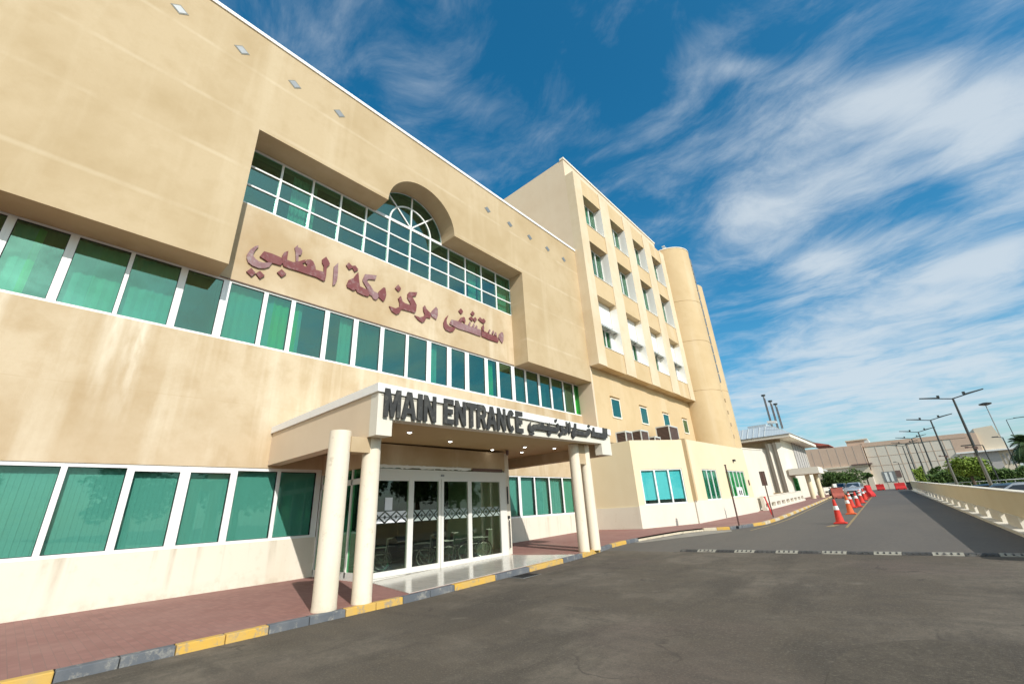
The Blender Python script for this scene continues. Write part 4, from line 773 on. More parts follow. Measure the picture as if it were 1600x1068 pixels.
# ================================================================ YARD WALL, LOW WALL, WHITE BUILDING
YW = empty('yard_wall', (-9, 40, .6), 'tall pale wall running on from the annex behind the second sign pole', 'wall')
q = MB(); q.hexa([(-8.84, 35.65, -.3), (-9.35, 44.5, -.3), (-9.65, 44.5, -.3), (-9.14, 35.65, -.3)], [(-8.84, 35.65, 5.05), (-9.35, 44.5, 5.55), (-9.65, 44.5, 5.55), (-9.14, 35.65, 5.05)]); q.build('wall', 'white_wall', YW)
q = MB(); q.hexa([(-8.80, 35.65, 5.05), (-9.31, 44.55, 5.55), (-9.69, 44.55, 5.55), (-9.18, 35.65, 5.05)], [(-8.80, 35.65, 5.13), (-9.31, 44.55, 5.63), (-9.69, 44.55, 5.63), (-9.18, 35.65, 5.13)]); q.build('coping', 'cream_base', YW)
def slotwall(name, P0, P1, h, label, n, th=.22, mat='white_wall', zslot=(.18, .46), cat='wall'):
    e = empty(name, (P0[0], P0[1], g(P0[1])), label, cat)
    mb = MB(); p = Vector(P0); q_ = Vector(P1); d = (q_-p); Lg = d.length; d.normalize(); nn_ = Vector((d.y, -d.x))
    def s(t0, t1, z0, z1, o0=0., o1=None):
        o1 = -th if o1 is None else o1
        a = p+d*t0; b = p+d*t1; ga, gb = g(a.y)+.12, g(b.y)+.12
        mb.hexa([(*(a+nn_*o0), ga+z0), (*(a+nn_*o1), ga+z0), (*(b+nn_*o1), gb+z0), (*(b+nn_*o0), gb+z0)], [(*(a+nn_*o0), ga+z1), (*(a+nn_*o1), ga+z1), (*(b+nn_*o1), gb+z1), (*(b+nn_*o0), gb+z1)])
    s(0, Lg, -.3, zslot[0], .08); s(0, Lg, zslot[1], h); s(0, Lg, h, h+.05, .03, -th-.03)
    for k in range(n+1): t = Lg*k/n; s(max(0, t-.28), min(Lg, t+.28), zslot[0], zslot[1])
    mb.build('wall', mat, e); return e
slotwall('low_wall', (-8.50, 36.9), (-9.0, 55.9), .93, 'bright white low wall with square slots, in front of the grey-roofed building', 9)
WB = empty('roofed_building', (-14, 68, 1), 'white building with grey metal mansard roof, columned porch and three flue pipes', 'building')
q = MB(); q.box(-24, -10.5, 60.6, 77, -.2, 8.0, 'white_wall'); q.box(-24, -10.52, 60.58, 61, 7.2, 8.0, 'plaster')
q.build('wall', 'white_wall', WB)
q = MB()
for x0, x1, zt in ((-16, -14.6, 6.95), (-14.6, -13.6, 6.95), (-13.6, -12.9, 6.95), (-12.9, -12.1, 6.95), (-12.1, -11.3, 7.55), (-11.3, -10.45, 7.6)):
    m_ = x0+(x1-x0)*.42
    q.prism([(x0, 60.58), (x0, 60.0), (m_, 60.0), (m_, 59.75), (x1-.02, 60.35), (x1-.02, 60.58)], 1.95, zt, 'white_wall')
q.build('pilasters', 'white_wall', WB)
q = MB(); q.box(-16, -10.4, 59.7, 60.6, 1.75, 1.95, 'plaster_tan'); q.box(-16, -10.45, 59.9, 60.58, -.2, 1.75, 'white_wall'); q.build('ledge', 'plaster_tan', WB)
q = MB(); q.box(-10.497, -10.44, 67.0, 76.0, 4.7, 8.0, 'far_grey'); 
for k in range(6): q.box(-10.44, -10.40, 67.0+k*1.75, 67.12+k*1.75, 4.7, 8.0, 'metal_grey')
q.build('glazing', 'far_grey', WB)
q = MB(); q.box(-24, -9.15, 59.2, 78, 8.0, 8.35, 'cream_base'); q.build('eaves', 'cream_base', WB)
q = MB(); a4 = [(-24, 59.1, 8.36), (-9.05, 59.1, 8.36), (-9.05, 78.2, 8.6), (-24, 78.2, 8.6)]; b4_ = [(-24, 61.0, 9.75), (-11.2, 61.0, 9.75), (-11.2, 76, 10.1), (-24, 76, 10.1)]; q.hexa(a4, b4_)
q.build('metal_roof', 'cool_grey_roof', WB)
q = MB()
for k in range(22):
    x = -23.5+k*.65
    if x < -11.2: q.hexa([(x, 59.08, 8.40), (x+.06, 59.08, 8.40), (x+.06, 59.15, 8.40), (x, 59.15, 8.40)], [(x, 60.98, 9.80), (x+.06, 60.98, 9.80), (x+.06, 61.05, 9.80), (x, 61.05, 9.80)])
for k in range(24):
    y = 60+k*.7
    if y < 76: q.hexa([(-9.1, y, 8.42), (-9.03, y, 8.42), (-9.03, y+.06, 8.42), (-9.1, y+.06, 8.42)], [(-11.25, y, 9.85), (-11.18, y, 9.85), (-11.18, y+.06, 9.85), (-11.25, y+.06, 9.85)])
q.build('roof_seams', 'pale_metal', WB)
q = MB(); q.box(-14.2, -12, 63, 66, 9.75, 10.35, 'cool_grey_roof'); q.build('roof_plinth', 'cool_grey_roof', WB)
q = MB(); q.hexa([(-11.4, 60.9, 10.1), (-10.4, 60.9, 10.1), (-10.4, 61.4, 10.0), (-11.4, 61.4, 10.0)], [(-11.4, 60.9, 10.4), (-10.4, 60.9, 9.95+.3), (-10.4, 61.4, 10.2), (-11.4, 61.4, 10.35)]); q.build('roof_light', 'reflective_white', WB)
for k, (x, y, zt) in enumerate(((-11.55, 64, 14.1), (-11.05, 64.6, 13.3), (-10.65, 65.2, 12.9))):
    q = MB(); q.cyl((x, y, 9.7), (x, y, zt), .12, .11, 12, 'metal_grey'); q.cyl((x, y, zt), (x, y, zt+.18), .24, .26, 12, 'lamp_dark'); q.cyl((x+.1, y-.08, 9.8), (x+.1, y-.08, zt-.3), .04, mat='rust_pole'); q.build('flue_pipe', 'metal_grey', WB)
q = MB(); q.box(-10.45, -7.5, 59.95, 63.4, 3.75, 4.45, 'cream_base'); po = q.build('porch', 'cream_base', WB)
for x, y in ((-8.85, 60.7), (-8.3, 62.9)):
    q = MB(); q.lathe((x, y, g(y)), [(.27, 0), (.25, .2), (.25, 2.75)], 16); q.build('column', 'plaster_annex', po)
q = MB(); q.box(-10.44, -10.40, 61.5, 64, 1.2, 3.5); q.build('doorway', 'glass_green', po)
q = MB(); q.hexa([(-9.6, 78.3, 8.2), (-7.6, 78.3, 8.1), (-7.6, 84, 8.1), (-9.6, 84, 8.2)], [(-9.6, 78.3, 8.8), (-7.6, 78.3, 8.2), (-7.6, 84, 8.2), (-9.6, 84, 8.8)]); q.build('rear_roof', 'barrier_faded', WB)
slotwall('white_barrier_wall', (-9.6, 76), (-8.6, 84), .9, 'short stretch of white wall beyond the porch columns', 3)
q = empty('gatehouse', (-11.6, 88, 1.4), 'small peach gatehouse behind the porch, left of the round bush', 'building')
p = MB(); p.box(-13.5, -10.5, 87, 92, .5, 5.0); p.build('wall', 'far_light', q); p = MB(); p.box(-12.0, -11.5, 86.96, 87.0, 3.0, 3.9); p.build('window', 'metal_grey', q); p = MB(); p.box(-13.7, -10.3, 86.8, 92.2, 5.0, 5.25); p.build('roof', 'pale_metal', q)

# ================================================================ FAR BUILDINGS
FB = empty('far_hall', (3, 110, 1.6), 'long grey-beige windowless hall closing the end of the road', 'building')
p = MB(); p.hexa([(-5.3, 110, 0), (9.2, 110, 0), (9.2, 135, 0), (-5.3, 135, 0)], [(-5.3, 110, 9.6), (9.2, 110, 9.35), (9.2, 135, 9.35), (-5.3, 135, 9.6)]); p.build('wall', 'far_beige', FB)
p = MB(); p.hexa([(-5.4, 109.9, 9.6), (9.2, 109.9, 9.35), (9.2, 135, 9.35), (-5.4, 135, 9.6)], [(-5.4, 109.9, 10.35), (9.2, 109.9, 10.1), (9.2, 135, 10.1), (-5.4, 135, 10.35)]); p.build('parapet', 'far_brown', FB)
p = MB()
for k in range(9): p.box(-3.6+k*1.6, -3.54+k*1.6, 109.96, 110, 0, 9.4)
for z in (5.9, 7.6): p.box(-5.3, 9.2, 109.965, 109.995, z, z+.06)
p.build('joints', 'far_brown', FB)
p = MB(); p.box(-6.55, -5.35, 109.6, 110, 1.3, 4.1); p.box(-6.6, -5.3, 109.9, 112, 1.2, 5.2, 'far_light'); p.build('gate', 'white_paint', FB)
p = MB(); p.box(-3.9, -2.1, 109.93, 109.98, 2.9, 4.75); wn = p.build('window', 'metal_grey', FB)
for a in (-3.6, -2.9): 
    p = MB(); p.box(a, a+.4, 109.90, 109.93, 2.95, 4.6); p.build('curtain', 'white_curtain', wn)
p = MB(); p.box(-1.9, -1.2, 109.9, 109.97, 3.6, 4.8); p.build('hatch', 'brown_panel', FB)
p = MB(); p.box(-1.0, 2.2, 109.0, 110, 1.2, 2.2); p.build('kiosk_base', 'far_light', FB)
FL = empty('brown_hall', (-10, 118, 1.6), 'brown panelled hall far away, left of the grey-beige hall', 'building')
p = MB(); p.hexa([(-22, 109.3, 0), (-5.45, 109.3, 0), (-5.45, 135, 0), (-22, 135, 0)], [(-22, 109.3, 10.4), (-5.45, 109.3, 10.0), (-5.45, 135, 10.0), (-22, 135, 10.4)]); p.build('wall', 'far_brown', FL)
p = MB(); p.box(-22, -5.46, 108.9, 109.3, 6.0, 6.3, 'far_light'); p.box(-22, -5.46, 109.15, 109.29, 0, 6.0, 'far_light'); p.box(-8, -4.8, 108.6, 109.9, 6.3, 6.5, 'brown_panel'); p.build('lower_wall', 'far_light', FL)
p = MB()
for k in range(12): p.box(-21+k*1.4, -20.96+k*1.4, 109.27, 109.3, 6.35, 9.9)
p.build('joints', 'far_grey', FL)
p = MB(); p.box(-7.8, -4.9, 110.5, 116, 9.9, 11.0, 'far_brown'); p.box(-7.9, -4.3, 110.3, 116.2, 11.0, 11.2, 'far_light'); p.box(-4.9, -4.2, 110.5, 116, 10.1, 11.0, 'pale_metal'); p.build('roof_room', 'far_brown', FL)
FR = empty('brown_clad_block', (8, 108, 1.6), 'brown and pale clad block far away behind the nearest street lamp', 'building')
p = MB(); p.box(7.1, 10.5, 109.95, 130, 6.95, 10.0, 'far_brown'); p.hexa([(10.5, 110.5, 6.95), (13.6, 110.5, 6.95), (13.6, 130, 6.95), (10.5, 130, 6.95)], [(10.5, 110.5, 10.7), (12.9, 110.5, 10.9), (12.9, 130, 10.9), (10.5, 130, 10.7)], 'far_light'); p.build('upper_wall', 'far_brown', FR)
p = MB(); p.box(7.1, 14.5, 109.7, 130, 6.7, 6.95); p.build('canopy_edge', 'white_paint', FR)
p = MB(); p.box(9.25, 12.2, 110.5, 130, 0, 6.7, 'far_grey'); p.box(12.2, 14.0, 110.7, 130, 0, 6.7, 'far_light'); p.build('lower_wall', 'far_grey', FR)
for k in range(3): 
    p = MB(); p.box(12.5+k*.5, 12.7+k*.5, 110.6, 110.68, 4.5, 6.2); p.build('window', 'far_grey', FR)
CPT = empty('car_shelter', (12.5, 92, 1.7), 'small white flat-roofed car shelter at the right edge below the palms', 'shelter')
p = MB(); p.box(11.2, 15.5, 88, 94, 4.0, 4.7); p.build('roof', 'pale_metal', CPT)
for x in (11.5, 15): 
    p = MB(); p.box(x, x+.2, 88.3, 88.5, 1.5, 4.0); p.build('post', 'pale_metal', CPT)
# ================================================================ PARAPET
PA = empty('parapet_wall', (par_x(14), 14, g(14)), 'long tan parapet with white blocks and openings under it along the right of the road', 'wall')
def pseg(mb, y0, y1, o0, o1, z0, z1, mat=None, t=0):
    a, b = par_x(y0), par_x(y1)
    mb.hexa([(a+o0, y0, g(y0)+z0), (a+o1, y0, g(y0)+z0), (b+o1, y1, g(y1)+z0), (b+o0, y1, g(y1)+z0)],
            [(a+o0, y0+t, g(y0)+z1), (a+o1, y0+t, g(y0)+z1), (b+o1, y1-t, g(y1)+z1), (b+o0, y1-t, g(y1)+z1)], mat)
mb = MB(); ys = [13.8, 24, 36, 50, 64, 78.6]
for a, b in zip(ys, ys[1:]): pseg(mb, a, b, 0, .22, .43, 1.12)
pseg(mb, 78.6, 78.9, -.05, .3, -.1, 1.2); pseg(mb, 13.7, 13.8, 0, .22, -.1, 1.12)
mb.build('panel', 'plaster_annex', PA)
mb = MB()
for a, b in zip(ys, ys[1:]): pseg(mb, a, b, -.02, .24, 1.12, 1.16)
mb.build('coping', 'white_wall', PA)
mb = MB()
for a, b in zip(ys, ys[1:]): pseg(mb, a, b, -.28, .24, -.1, .09)
mb.build('ledge', 'white_wall', PA)
y = 14.4; k = 0
while y < 78:
    mb = MB(); pseg(mb, y, y+2.0, -.03, .20, .09, .43, None, .16); mb.build('block', 'white_wall', PA); y += 2.82
# ================================================================ SPEED BUMP
SB = empty('speed_bump', (-2, 14.75, g(14.75)), 'black and cream striped speed bump across the whole road', 'speed bump')
x = -6.15; k = 0
while x < 6:
    w_ = .545; mt = 'bump_black' if k % 2 == 0 else 'bump_white'
    mb = MB(); yc = 14.80
    prof = [(-.17, 0), (-.15, .02), (-.06, .047), (.06, .047), (.15, .02), (.17, 0)]
    a = x+.006; b = x+w_-.006
    vs = [(a, yc+p, g(yc+p)+z+.003) for p, z in prof]+[(b, yc+p, g(yc+p)+z+.003) for p, z in prof]; n = 6
    mb.add(vs, [(i, i+1, n+i+1, n+i) for i in range(n-1)]+[tuple(reversed(range(n))), tuple(range(n, 2*n))], mt)
    # raised arrow ribs
    for j in range(4):
        xx = a+.07+j*.12
        mb.hexa([(xx, yc-.15, g(yc)+.02), (xx+.035, yc-.15, g(yc)+.02), (xx+.035, yc-.07, g(yc)+.046), (xx, yc-.07, g(yc)+.046)], [(xx, yc-.15, g(yc)+.035), (xx+.035, yc-.15, g(yc)+.035), (xx+.035, yc-.07, g(yc)+.058), (xx, yc-.07, g(yc)+.058)], 'bump_black')
    mb.build('segment', mt, SB); x += w_; k += 1
# drain grate
DG = MB(); P = [(-8.40, 9.30), (-7.95, 8.98), (-7.95, 9.80), (-8.40, 9.86)]
DG.box(-8.44, -7.96, 9.05, 9.80, g(9)-.03, g(9.4)+.008, 'metal_grey')
for k in range(9): DG.box(-8.42, -7.98, 9.09+k*.078, 9.12+k*.078, g(9.4)+.008, g(9.4)+.016, 'black_plastic')
tag(DG.build('drain_grate', 'rubber'), 'dark rectangular drain grate in the road beside the yellow kerb', 'drain')
# ================================================================ CONES AND BARRIERS
def cone(x, y, mat, label, h=1.0, lean=0, two=False):
    e = empty('traffic_cone', (x, y, g(y)), label, 'traffic cone', 'traffic cones along the yellow line'); z = g(y)
    mb = MB(); mb.box(x-.24, x+.24, y-.24, y+.24, z+.004, z+.05); mb.box(x-.20, x+.20, y-.20, y+.20, z+.05, z+.075); mb.build('base', mat, e, bevel=.01)
    mb = MB(); r = lambda q: .165-(.165-.045)*q
    mb.lathe((x, y, z+.07), [(r(0)+.02, 0), (r(.03), .03*h), (r(.45), .45*h), (r(.97), .93*h), (.03, .94*h)], 20); mb.build('body', mat, e)
    mb = MB(); mb.lathe((x, y, z+.07), [(r(.52)+.006, .50*h), (r(.70)+.006, .67*h)], 20); mb.build('reflective_band', 'reflective_white', e)
    if two: mb = MB(); mb.lathe((x, y, z+.07), [(r(.84)+.006, .78*h), (r(.92)+.006, .86*h)], 20); mb.build('reflective_band', 'reflective_white', e)
    return e
for x, y, mt, lb, two in ((-2.90, 24.8, 'cone_red', 'nearest and largest red traffic cone, one wide white band', False),
                     (-3.06, 31.4, 'cone_orange', 'orange traffic cone, second from the camera, paler than the others', False),
                     (-3.55, 38.5, 'cone_red', 'red traffic cone set slightly left of the row, behind the orange one', True),
                     (-3.27, 39.3, 'cone_red', 'red traffic cone just right of the cone set back from the row', False),
                     (-3.48, 45.6, 'cone_red', 'third last red cone of the row, in the middle of the far group', True),
                     (-3.65, 51.6, 'cone_red', 'next to last red cone before the tall red barrier', False),
                     (-3.80, 56.0, 'cone_red', 'farthest small cone touching the tall red barrier in the picture', False)):
    cone(x, y, mt, lb, 1.0, 0, two)
def barrier(x, y, L_, w_, h, rz, mat, label, hat=False):
    e = empty('plastic_barrier', (0, 0, 0), label, 'barrier', 'red plastic road barriers')
    mb = MB(); prof = [(-w_/2, 0), (-w_/2, .22*h), (-w_*.22, .5*h), (-w_*.17, h), (w_*.17, h), (w_*.22, .5*h), (w_/2, .22*h), (w_/2, 0)]
    mb.prismx([(a, b) for a, b in prof], -L_/2, L_/2); mb.build('body', mat, e, bevel=.03)
    mb = MB()
    for s in (-1, 1): mb.box(s*L_*.28-.09, s*L_*.28+.09, -w_/2-.01, w_/2+.01, .0, .10, 'rubber')
    mb.cyl((0, 0, h), (0, 0, h+.05), .07, mat='rubber'); mb.build('foot', 'rubber', e)
    if hat:
        mb = MB(); mb.box(-.22, .1, -.2, .2, h+.05, h+.42); mb.build('bag', 'reflective_white', e)
    e.location = (x, y, g(y)+.004); e.rotation_euler = (0, 0, rz); return e
barrier(-3.75, 60.5, 1.6, .6, 1.15, R(80), 'barrier_red', 'tall red barrier at the far end of the cone row, seen end on')
barrier(-6.5, 60.5, 1.1, .6, 1.1, R(20), 'barrier_faded', 'faded brick-red barrier left of the cones with a white bag on it', True)
barrier(-4.05, 91, 1.0, .6, .9, 0, 'barrier_red', 'left one of the two squat red barriers in front of the far gate')
barrier(-1.6, 88, 1.25, .6, .95, R(8), 'barrier_red', 'right one of the two squat red barriers, beside the parapet end')
BX = MB(); BX.box(-.75, .15, 82.6, 83.2, g(83), g(83)+.95, 'black_plastic'); BX.box(-.8, .2, 82.55, 83.25, g(83)+.95, g(83)+1.02, 'rubber')
tag(BX.build('waste_bin', 'black_plastic'), 'dark box bin at the far end of the parapet beside a red barrier', 'bin')
# ================================================================ SIGN POLES, POST
def pole(x, y, h, label, plate):
    e = empty('sign_pole', (x, y, g(y)), label, 'sign pole', 'thin sign poles on the kerb')
    z = g(y)+.11; mb = MB(); mb.cyl((x, y, z), (x, y, z+h),   .032 if plate else .036, n=10); mb.build('pole', 'rust_pole', e)
    mb = MB()
    if plate: mb.box(x-.14, x+.14, y-.02, y+.02, z+h-.75, z+h+.02, 'dark_grille'); mb.box(x-.11, x+.11, y-.024, y-.02, z+h-.72, z+h-.01, 'brown_panel')
    else: mb.cyl((x, y, z+h), (x, y, z+h+.03), .055, n=10, mat='dark_grille'); mb.box(x-.008, x+.008, y-.07, y+.07, z+h-.32, z+h-.05, 'dark_grille')
    mb.build('sign_plate', 'metal_grey', e); mb = MB(); mb.lathe((x, y, z), [(.10, 0), (.10, .03)], 12); mb.build('base_plate', 'metal_grey', e); return e
pole(-6.60, 23.0, 2.75, 'nearer rusty sign pole on the kerb, its plate turned edge on', False)
pole(-6.28, 28.4, 2.45, 'farther rusty sign pole with a small dark plate facing the camera', True)
rp = empty('hydrant_post', (-7.0, 31.5, .6), 'short leaning red post on the pavement between annex and second sign pole', 'post')
mb = MB(); mb.cyl((-7.0, 31.5, g(31)+.1), (-7.18, 31.6, g(31)+1.1), .045, .04); mb.build('post', 'barrier_red', rp)
mb = MB(); mb.lathe((-7.19, 31.6, g(31)+1.22), [(.06, -.12), (.06, -.06), (.03, -.03)], 12); mb.build('cap', 'cone_red', rp)
# ================================================================ STREET LAMPS
def lamp(x, y, h, label, extra=True, span=1.55, dark=True, group='double-armed street lamps behind the parapet'):
    e = empty('street_lamp', (x, y, g(y)), label, 'street lamp', group); z = g(y)
    mb = MB(); mb.cyl((x, y, z-1.2), (x, y, z+h*.42), .10, .085, 10, 'pole_paint'); mb.cyl((x, y, z+h*.42), (x+.03, y, z+h), .085, .055, 10, 'lamp_dark'); mb.lathe((x, y, z), [(.2, 0), (.2, .04)], 10, 'metal_grey'); mb.build('pole', 'pole_paint', e)
    for s in (-1, 1):
        a = MB(); a.cyl((x, y, z+h-.02), (x+s*span*.55, y, z+h+span*.55*.19), .035, .03, 8); ao = a.build('arm', 'lamp_dark', e)
        a = MB(); x0, x1 = x+s*span*.42, x+s*span; za, zb_ = z+h+span*.42*.19, z+h+span*.19
        a.hexa([(x0, y-.10, za-.02), (x1, y-.13, zb_-.01), (x1, y+.13, zb_-.01), (x0, y+.10, za-.02)], [(x0, y-.09, za+.07), (x1, y-.10, zb_+.035), (x1, y+.10, zb_+.035), (x0, y+.09, za+.07)])
        a.box(x+s*span*.40-.07, x+s*span*.40+.07, y-.07, y+.07, za+.03, za+.20); a.build('lamp_head', 'lamp_dark', e)
    if extra:
        a = MB(); zc = z+h*.50; a.cyl((x, y, zc), (x-.30, y-.05, zc+.05), .03, n=6); a.box(x-.42, x-.26, y-.1, y+.05, zc+.0, zc+.10); a.box(x-.02, x+.14, y-.12, y+.06, zc-.1, zc+.06); a.build('camera_bracket', 'brown_panel', e)
    return e
LL = [(3.50, 40, 'nearest and tallest-looking double-armed street lamp behind the parapet'), (2.74, 53.8, 'second double-armed street lamp from the camera'),
      (2.02, 66.8, 'third double-armed street lamp from the camera'), (1.46, 77, 'fourth double-armed street lamp from the camera'),
      (.75, 87.5, 'fifth double-armed street lamp, left of the fourth'), (.35, 94, 'farthest double-armed street lamp of the row')]
for i, (x, y, lb) in enumerate(LL): lamp(x, y, 6.36, lb, i < 2)
def lamp1(x, y, h, label, s=-1, name='street_lamp', ln=1.0):
    e = empty(name, (x, y, g(y)), label, 'street lamp'); z = g(y)
    mb = MB(); mb.cyl((x, y, z-.05), (x, y, z+h), .07, .045, 8); mb.build('pole', 'lamp_dark', e)
    mb = MB(); mb.cyl((x, y, z+h), (x+s*ln, y, z+h+.12), .03, n=6); mb.box(x+s*ln*.6, x+s*ln*1.5, y-.12, y+.12, z+h+.08, z+h+.17); mb.build('lamp_head', 'lamp_dark', e)
lamp1(6.05, 62, 4.1, 'short single-armed lamp in the hedge, right of the nearest big lamp', -1)
lamp1(8.3, 68, 4.9, 'small single-armed lamp farther right, in front of the pale clad block', -1, ln=.5)
lamp1(2.9, 96, 6.6, 'small single-armed lamp in front of the far hall, between two big lamps', -1)
lamp1(-.9, 97, 4.0, 'little single-headed lamp in front of the far hall window', -1, ln=.4)
lamp1(14.1, 105, 9.4, 'slim pale lamp with one arm pointing right, above the palms', 1, ln=1.4)
FM = empty('floodlight_mast', (13.4, 112, 1.6), 'tall thin mast with a ring of floodlights at the far right', 'floodlight')
mb = MB(); mb.cyl((13.4, 112, 1), (13.5, 112, 14.6), .12, .07, 8); mb.build('mast', 'metal_grey', FM)
mb = MB(); mb.lathe((13.5, 112, 14.5), [(.3, 0), (.8, .15), (.85, .35), (.3, .5)], 12); mb.build('lamp_ring', 'lamp_dark', FM)
HR = empty('guard_rail', (4, 60, 1), 'thin pale rail behind the parapet in front of the hedge', 'railing')
mb = MB(); 
for k in range(14): mb.cyl((2.2+k*.55, 58, g(58)), (2.2+k*.55, 58, g(58)+.9), .02, n=6)
mb.cyl((2.1, 58, g(58)+.9), (9.6, 58, g(58)+.9), .04, n=8); mb.build('rail', 'pale_metal', HR)
# ================================================================ CARS
def make_car(mat, label, van=False):
    e = empty('parked_car', (0, 0, 0), label, 'car', 'parked cars')
    W2 = .90
    def loft(secs, mb, m_):
        n = len(secs[0]); vs = [p for s in secs for p in s]
        fs = [(i*n+j, i*n+(j+1) % n, (i+1)*n+(j+1) % n, (i+1)*n+j) for i in range(len(secs)-1) for j in range(n)]
        mb.add(vs, fs+[tuple(reversed(range(n))), tuple((len(secs)-1)*n+j for j in range(n))], m_, True)
    def sec(y, w, z0, z1, c=.12): return [(-w+c*.4, y, z0), (w-c*.4, y, z0), (w, y, z0+c), (w, y, z1-c), (w-c, y, z1), (0, y, z1+.02), (-w+c, y, z1), (-w, y, z1-c), (-w, y, z0+c)]
    b = MB(); loft([sec(-2.25, .70, .30, .62), sec(-2.15, .82, .22, .74), sec(-1.6, W2, .20, .86), sec(-.8, W2, .20, .95), (sec(.6, W2, .20, .97)), sec(1.7, W2, .20, .98), sec(2.15, .84, .24, .94), sec(2.25, .74, .34, .80)], b, mat)
    b.build('body', mat, e)
    r = MB(); loft([sec(-1.0, .76, .93, .98, .03), sec(-.25, .66, .95, 1.42, .10), sec(.3, .66, .95, 1.49, .10), sec(1.2, .65, .95, 1.45, .10), sec(1.95, .72, .94, 1.0, .03)], r, mat); rf = r.build('cabin', mat, e)
    gl = MB()
    gl.hexa([(-.68, -.95, .985), (.68, -.95, .985), (.56, -.27, 1.405), (-.56, -.27, 1.405)], [(-.68, -.98, 1.0), (.68, -.98, 1.0), (.56, -.30, 1.42), (-.56, -.30, 1.42)])
    gl.hexa([(-.62, 1.86, 1.02), (.62, 1.86, 1.02), (.55, 1.25, 1.40), (-.55, 1.25, 1.40)], [(-.62, 1.90, 1.03), (.62, 1.90, 1.03), (.55, 1.29, 1.42), (-.55, 1.29, 1.42)])
    for s in (-1, 1): gl.hexa([(s*.74, -.75, 1.0), (s*.70, 1.75, 1.0), (s*.66, 1.2, 1.38), (s*.66, -.15, 1.38)], [(s*.765, -.75, 1.0), (s*.745, 1.75, 1.0), (s*.68, 1.2, 1.38), (s*.68, -.15, 1.38)])
    gl.build('window', 'black_plastic' if False else 'glass_car', rf)
    for sx in (-1, 1):
        for yy in (-1.38, 1.40):
            w_ = MB(); w_.cyl((sx*.72, yy, .32), (sx*.92, yy, .32), .32, n=20); wo = w_.build('wheel', 'rubber', e)
            w_ = MB(); w_.cyl((sx*.915, yy, .32), (sx*.93, yy, .32), .20, n=14); w_.build('rim', 'chrome', wo)
        h = MB(); h.hexa([(sx*.50, -2.20, .60), (sx*.80, -2.12, .62), (sx*.80, -2.0, .72), (sx*.50, -2.1, .70)], [(sx*.50, -2.24, .62), (sx*.80, -2.17, .64), (sx*.82, -2.02, .76), (sx*.50, -2.12, .74)]); h.build('headlight', 'reflective_white', e)
        h = MB(); h.box(sx*.93, sx*1.05, -.75, -.62, .95, 1.08); h.build('mirror', mat, e)
    gr = MB(); gr.box(-.45, .45, -2.265, -2.2, .42, .60, 'black_plastic'); gr.box(-.26, .26, -2.285, -2.262, .30, .40, 'reflective_white'); gr.box(-.6, .6, -2.25, -2.2, .26, .36, 'black_plastic'); gr.build('grille', 'black_plastic', e)
    return e
def place(c, x, y, rz, z=None): c.location = (x, y, (g(y) if z is None else z)+.004); c.rotation_euler = (0, 0, rz)
c = make_car('car_silver', 'silver car parked facing the camera behind the cones'); place(c, -5.35, 66.5, R(-4))
c = make_car('car_black', 'dark car to the left of the silver one, partly behind the faded barrier'); place(c, -7.15, 70.5, R(-8))
c = make_car('car_blue', 'dark blue car behind the parapet under the nearest street lamp'); place(c, 4.45, 35.5, R(78), .12)
c = make_car('car_silver', 'grey car roof behind the parapet, rightmost and nearest'); place(c, 4.75, 32.2, R(82), .12)
c = make_car('car_white', 'pale car farther back behind the parapet, at the right edge'); place(c, 6.6, 41.5, R(85), .12)
c = make_car('car_blue', 'second dark blue car behind the parapet, left of the pale car'); place(c, 4.5, 46.5, R(60), .12)
# ================================================================ WHEELCHAIRS in the lobby
def wheelchair(label):
    e = empty('wheelchair', (0, 0, 0), label, 'wheelchair', 'wheelchairs parked in the entrance lobby')
    for s in (-1, 1):
        w_ = MB(); w_.torus((s*.29, .08, .30), .285, .016, 'x', 24, 6); wo = w_.build('wheel', 'rubber', e)
        w_ = MB(); w_.torus((s*.32, .08, .30), .24, .009, 'x', 20, 5)
        for k in range(8): a = 2*PI*k/8; w_.cyl((s*.29, .08, .30), (s*.29, .08+.27*math.cos(a), .30+.27*math.sin(a)), .004, n=4)
        w_.build('hand_rim', 'chrome', wo)
        w_ = MB(); w_.torus((s*.24, -.36, .09), .075, .014, 'x', 14, 5); w_.build('caster', 'rubber', e)
        f = MB(); f.cyl((s*.24, .20, .15), (s*.24, .26, .92), .012, n=6); f.cyl((s*.24, .26, .90), (s*.24, .40, .91), .016, n=6); f.cyl((s*.24, -.30, .5), (s*.24, .22, .5), .012, n=6); f.cyl((s*.24, -.30, .5), (s*.24, -.36, .1), .012, n=6); f.cyl((s*.24, -.25, .68), (s*.24, .24, .68), .016, n=6); f.cyl((s*.2, -.34, .45), (s*.16, -.52, .12), .012, n=6); f.box(s*.06, s*.22, -.62, -.45, .10, .12); f.build('frame', 'rail_grey', e)
    f = MB(); f.box(-.23, .23, -.25, .20, .49, .53); f.build('seat', 'black_plastic', e)
    f = MB(); f.hexa([(-.23, .20, .52), (.23, .20, .52), (.23, .23, .52), (-.23, .23, .52)], [(-.23, .235, .90), (.23, .235, .90), (.23, .265, .90), (-.23, .265, .90)]); f.build('backrest', 'black_plastic', e)
    return e
wc0 = wheelchair('wheelchair nearest the right edge of the lobby glass')
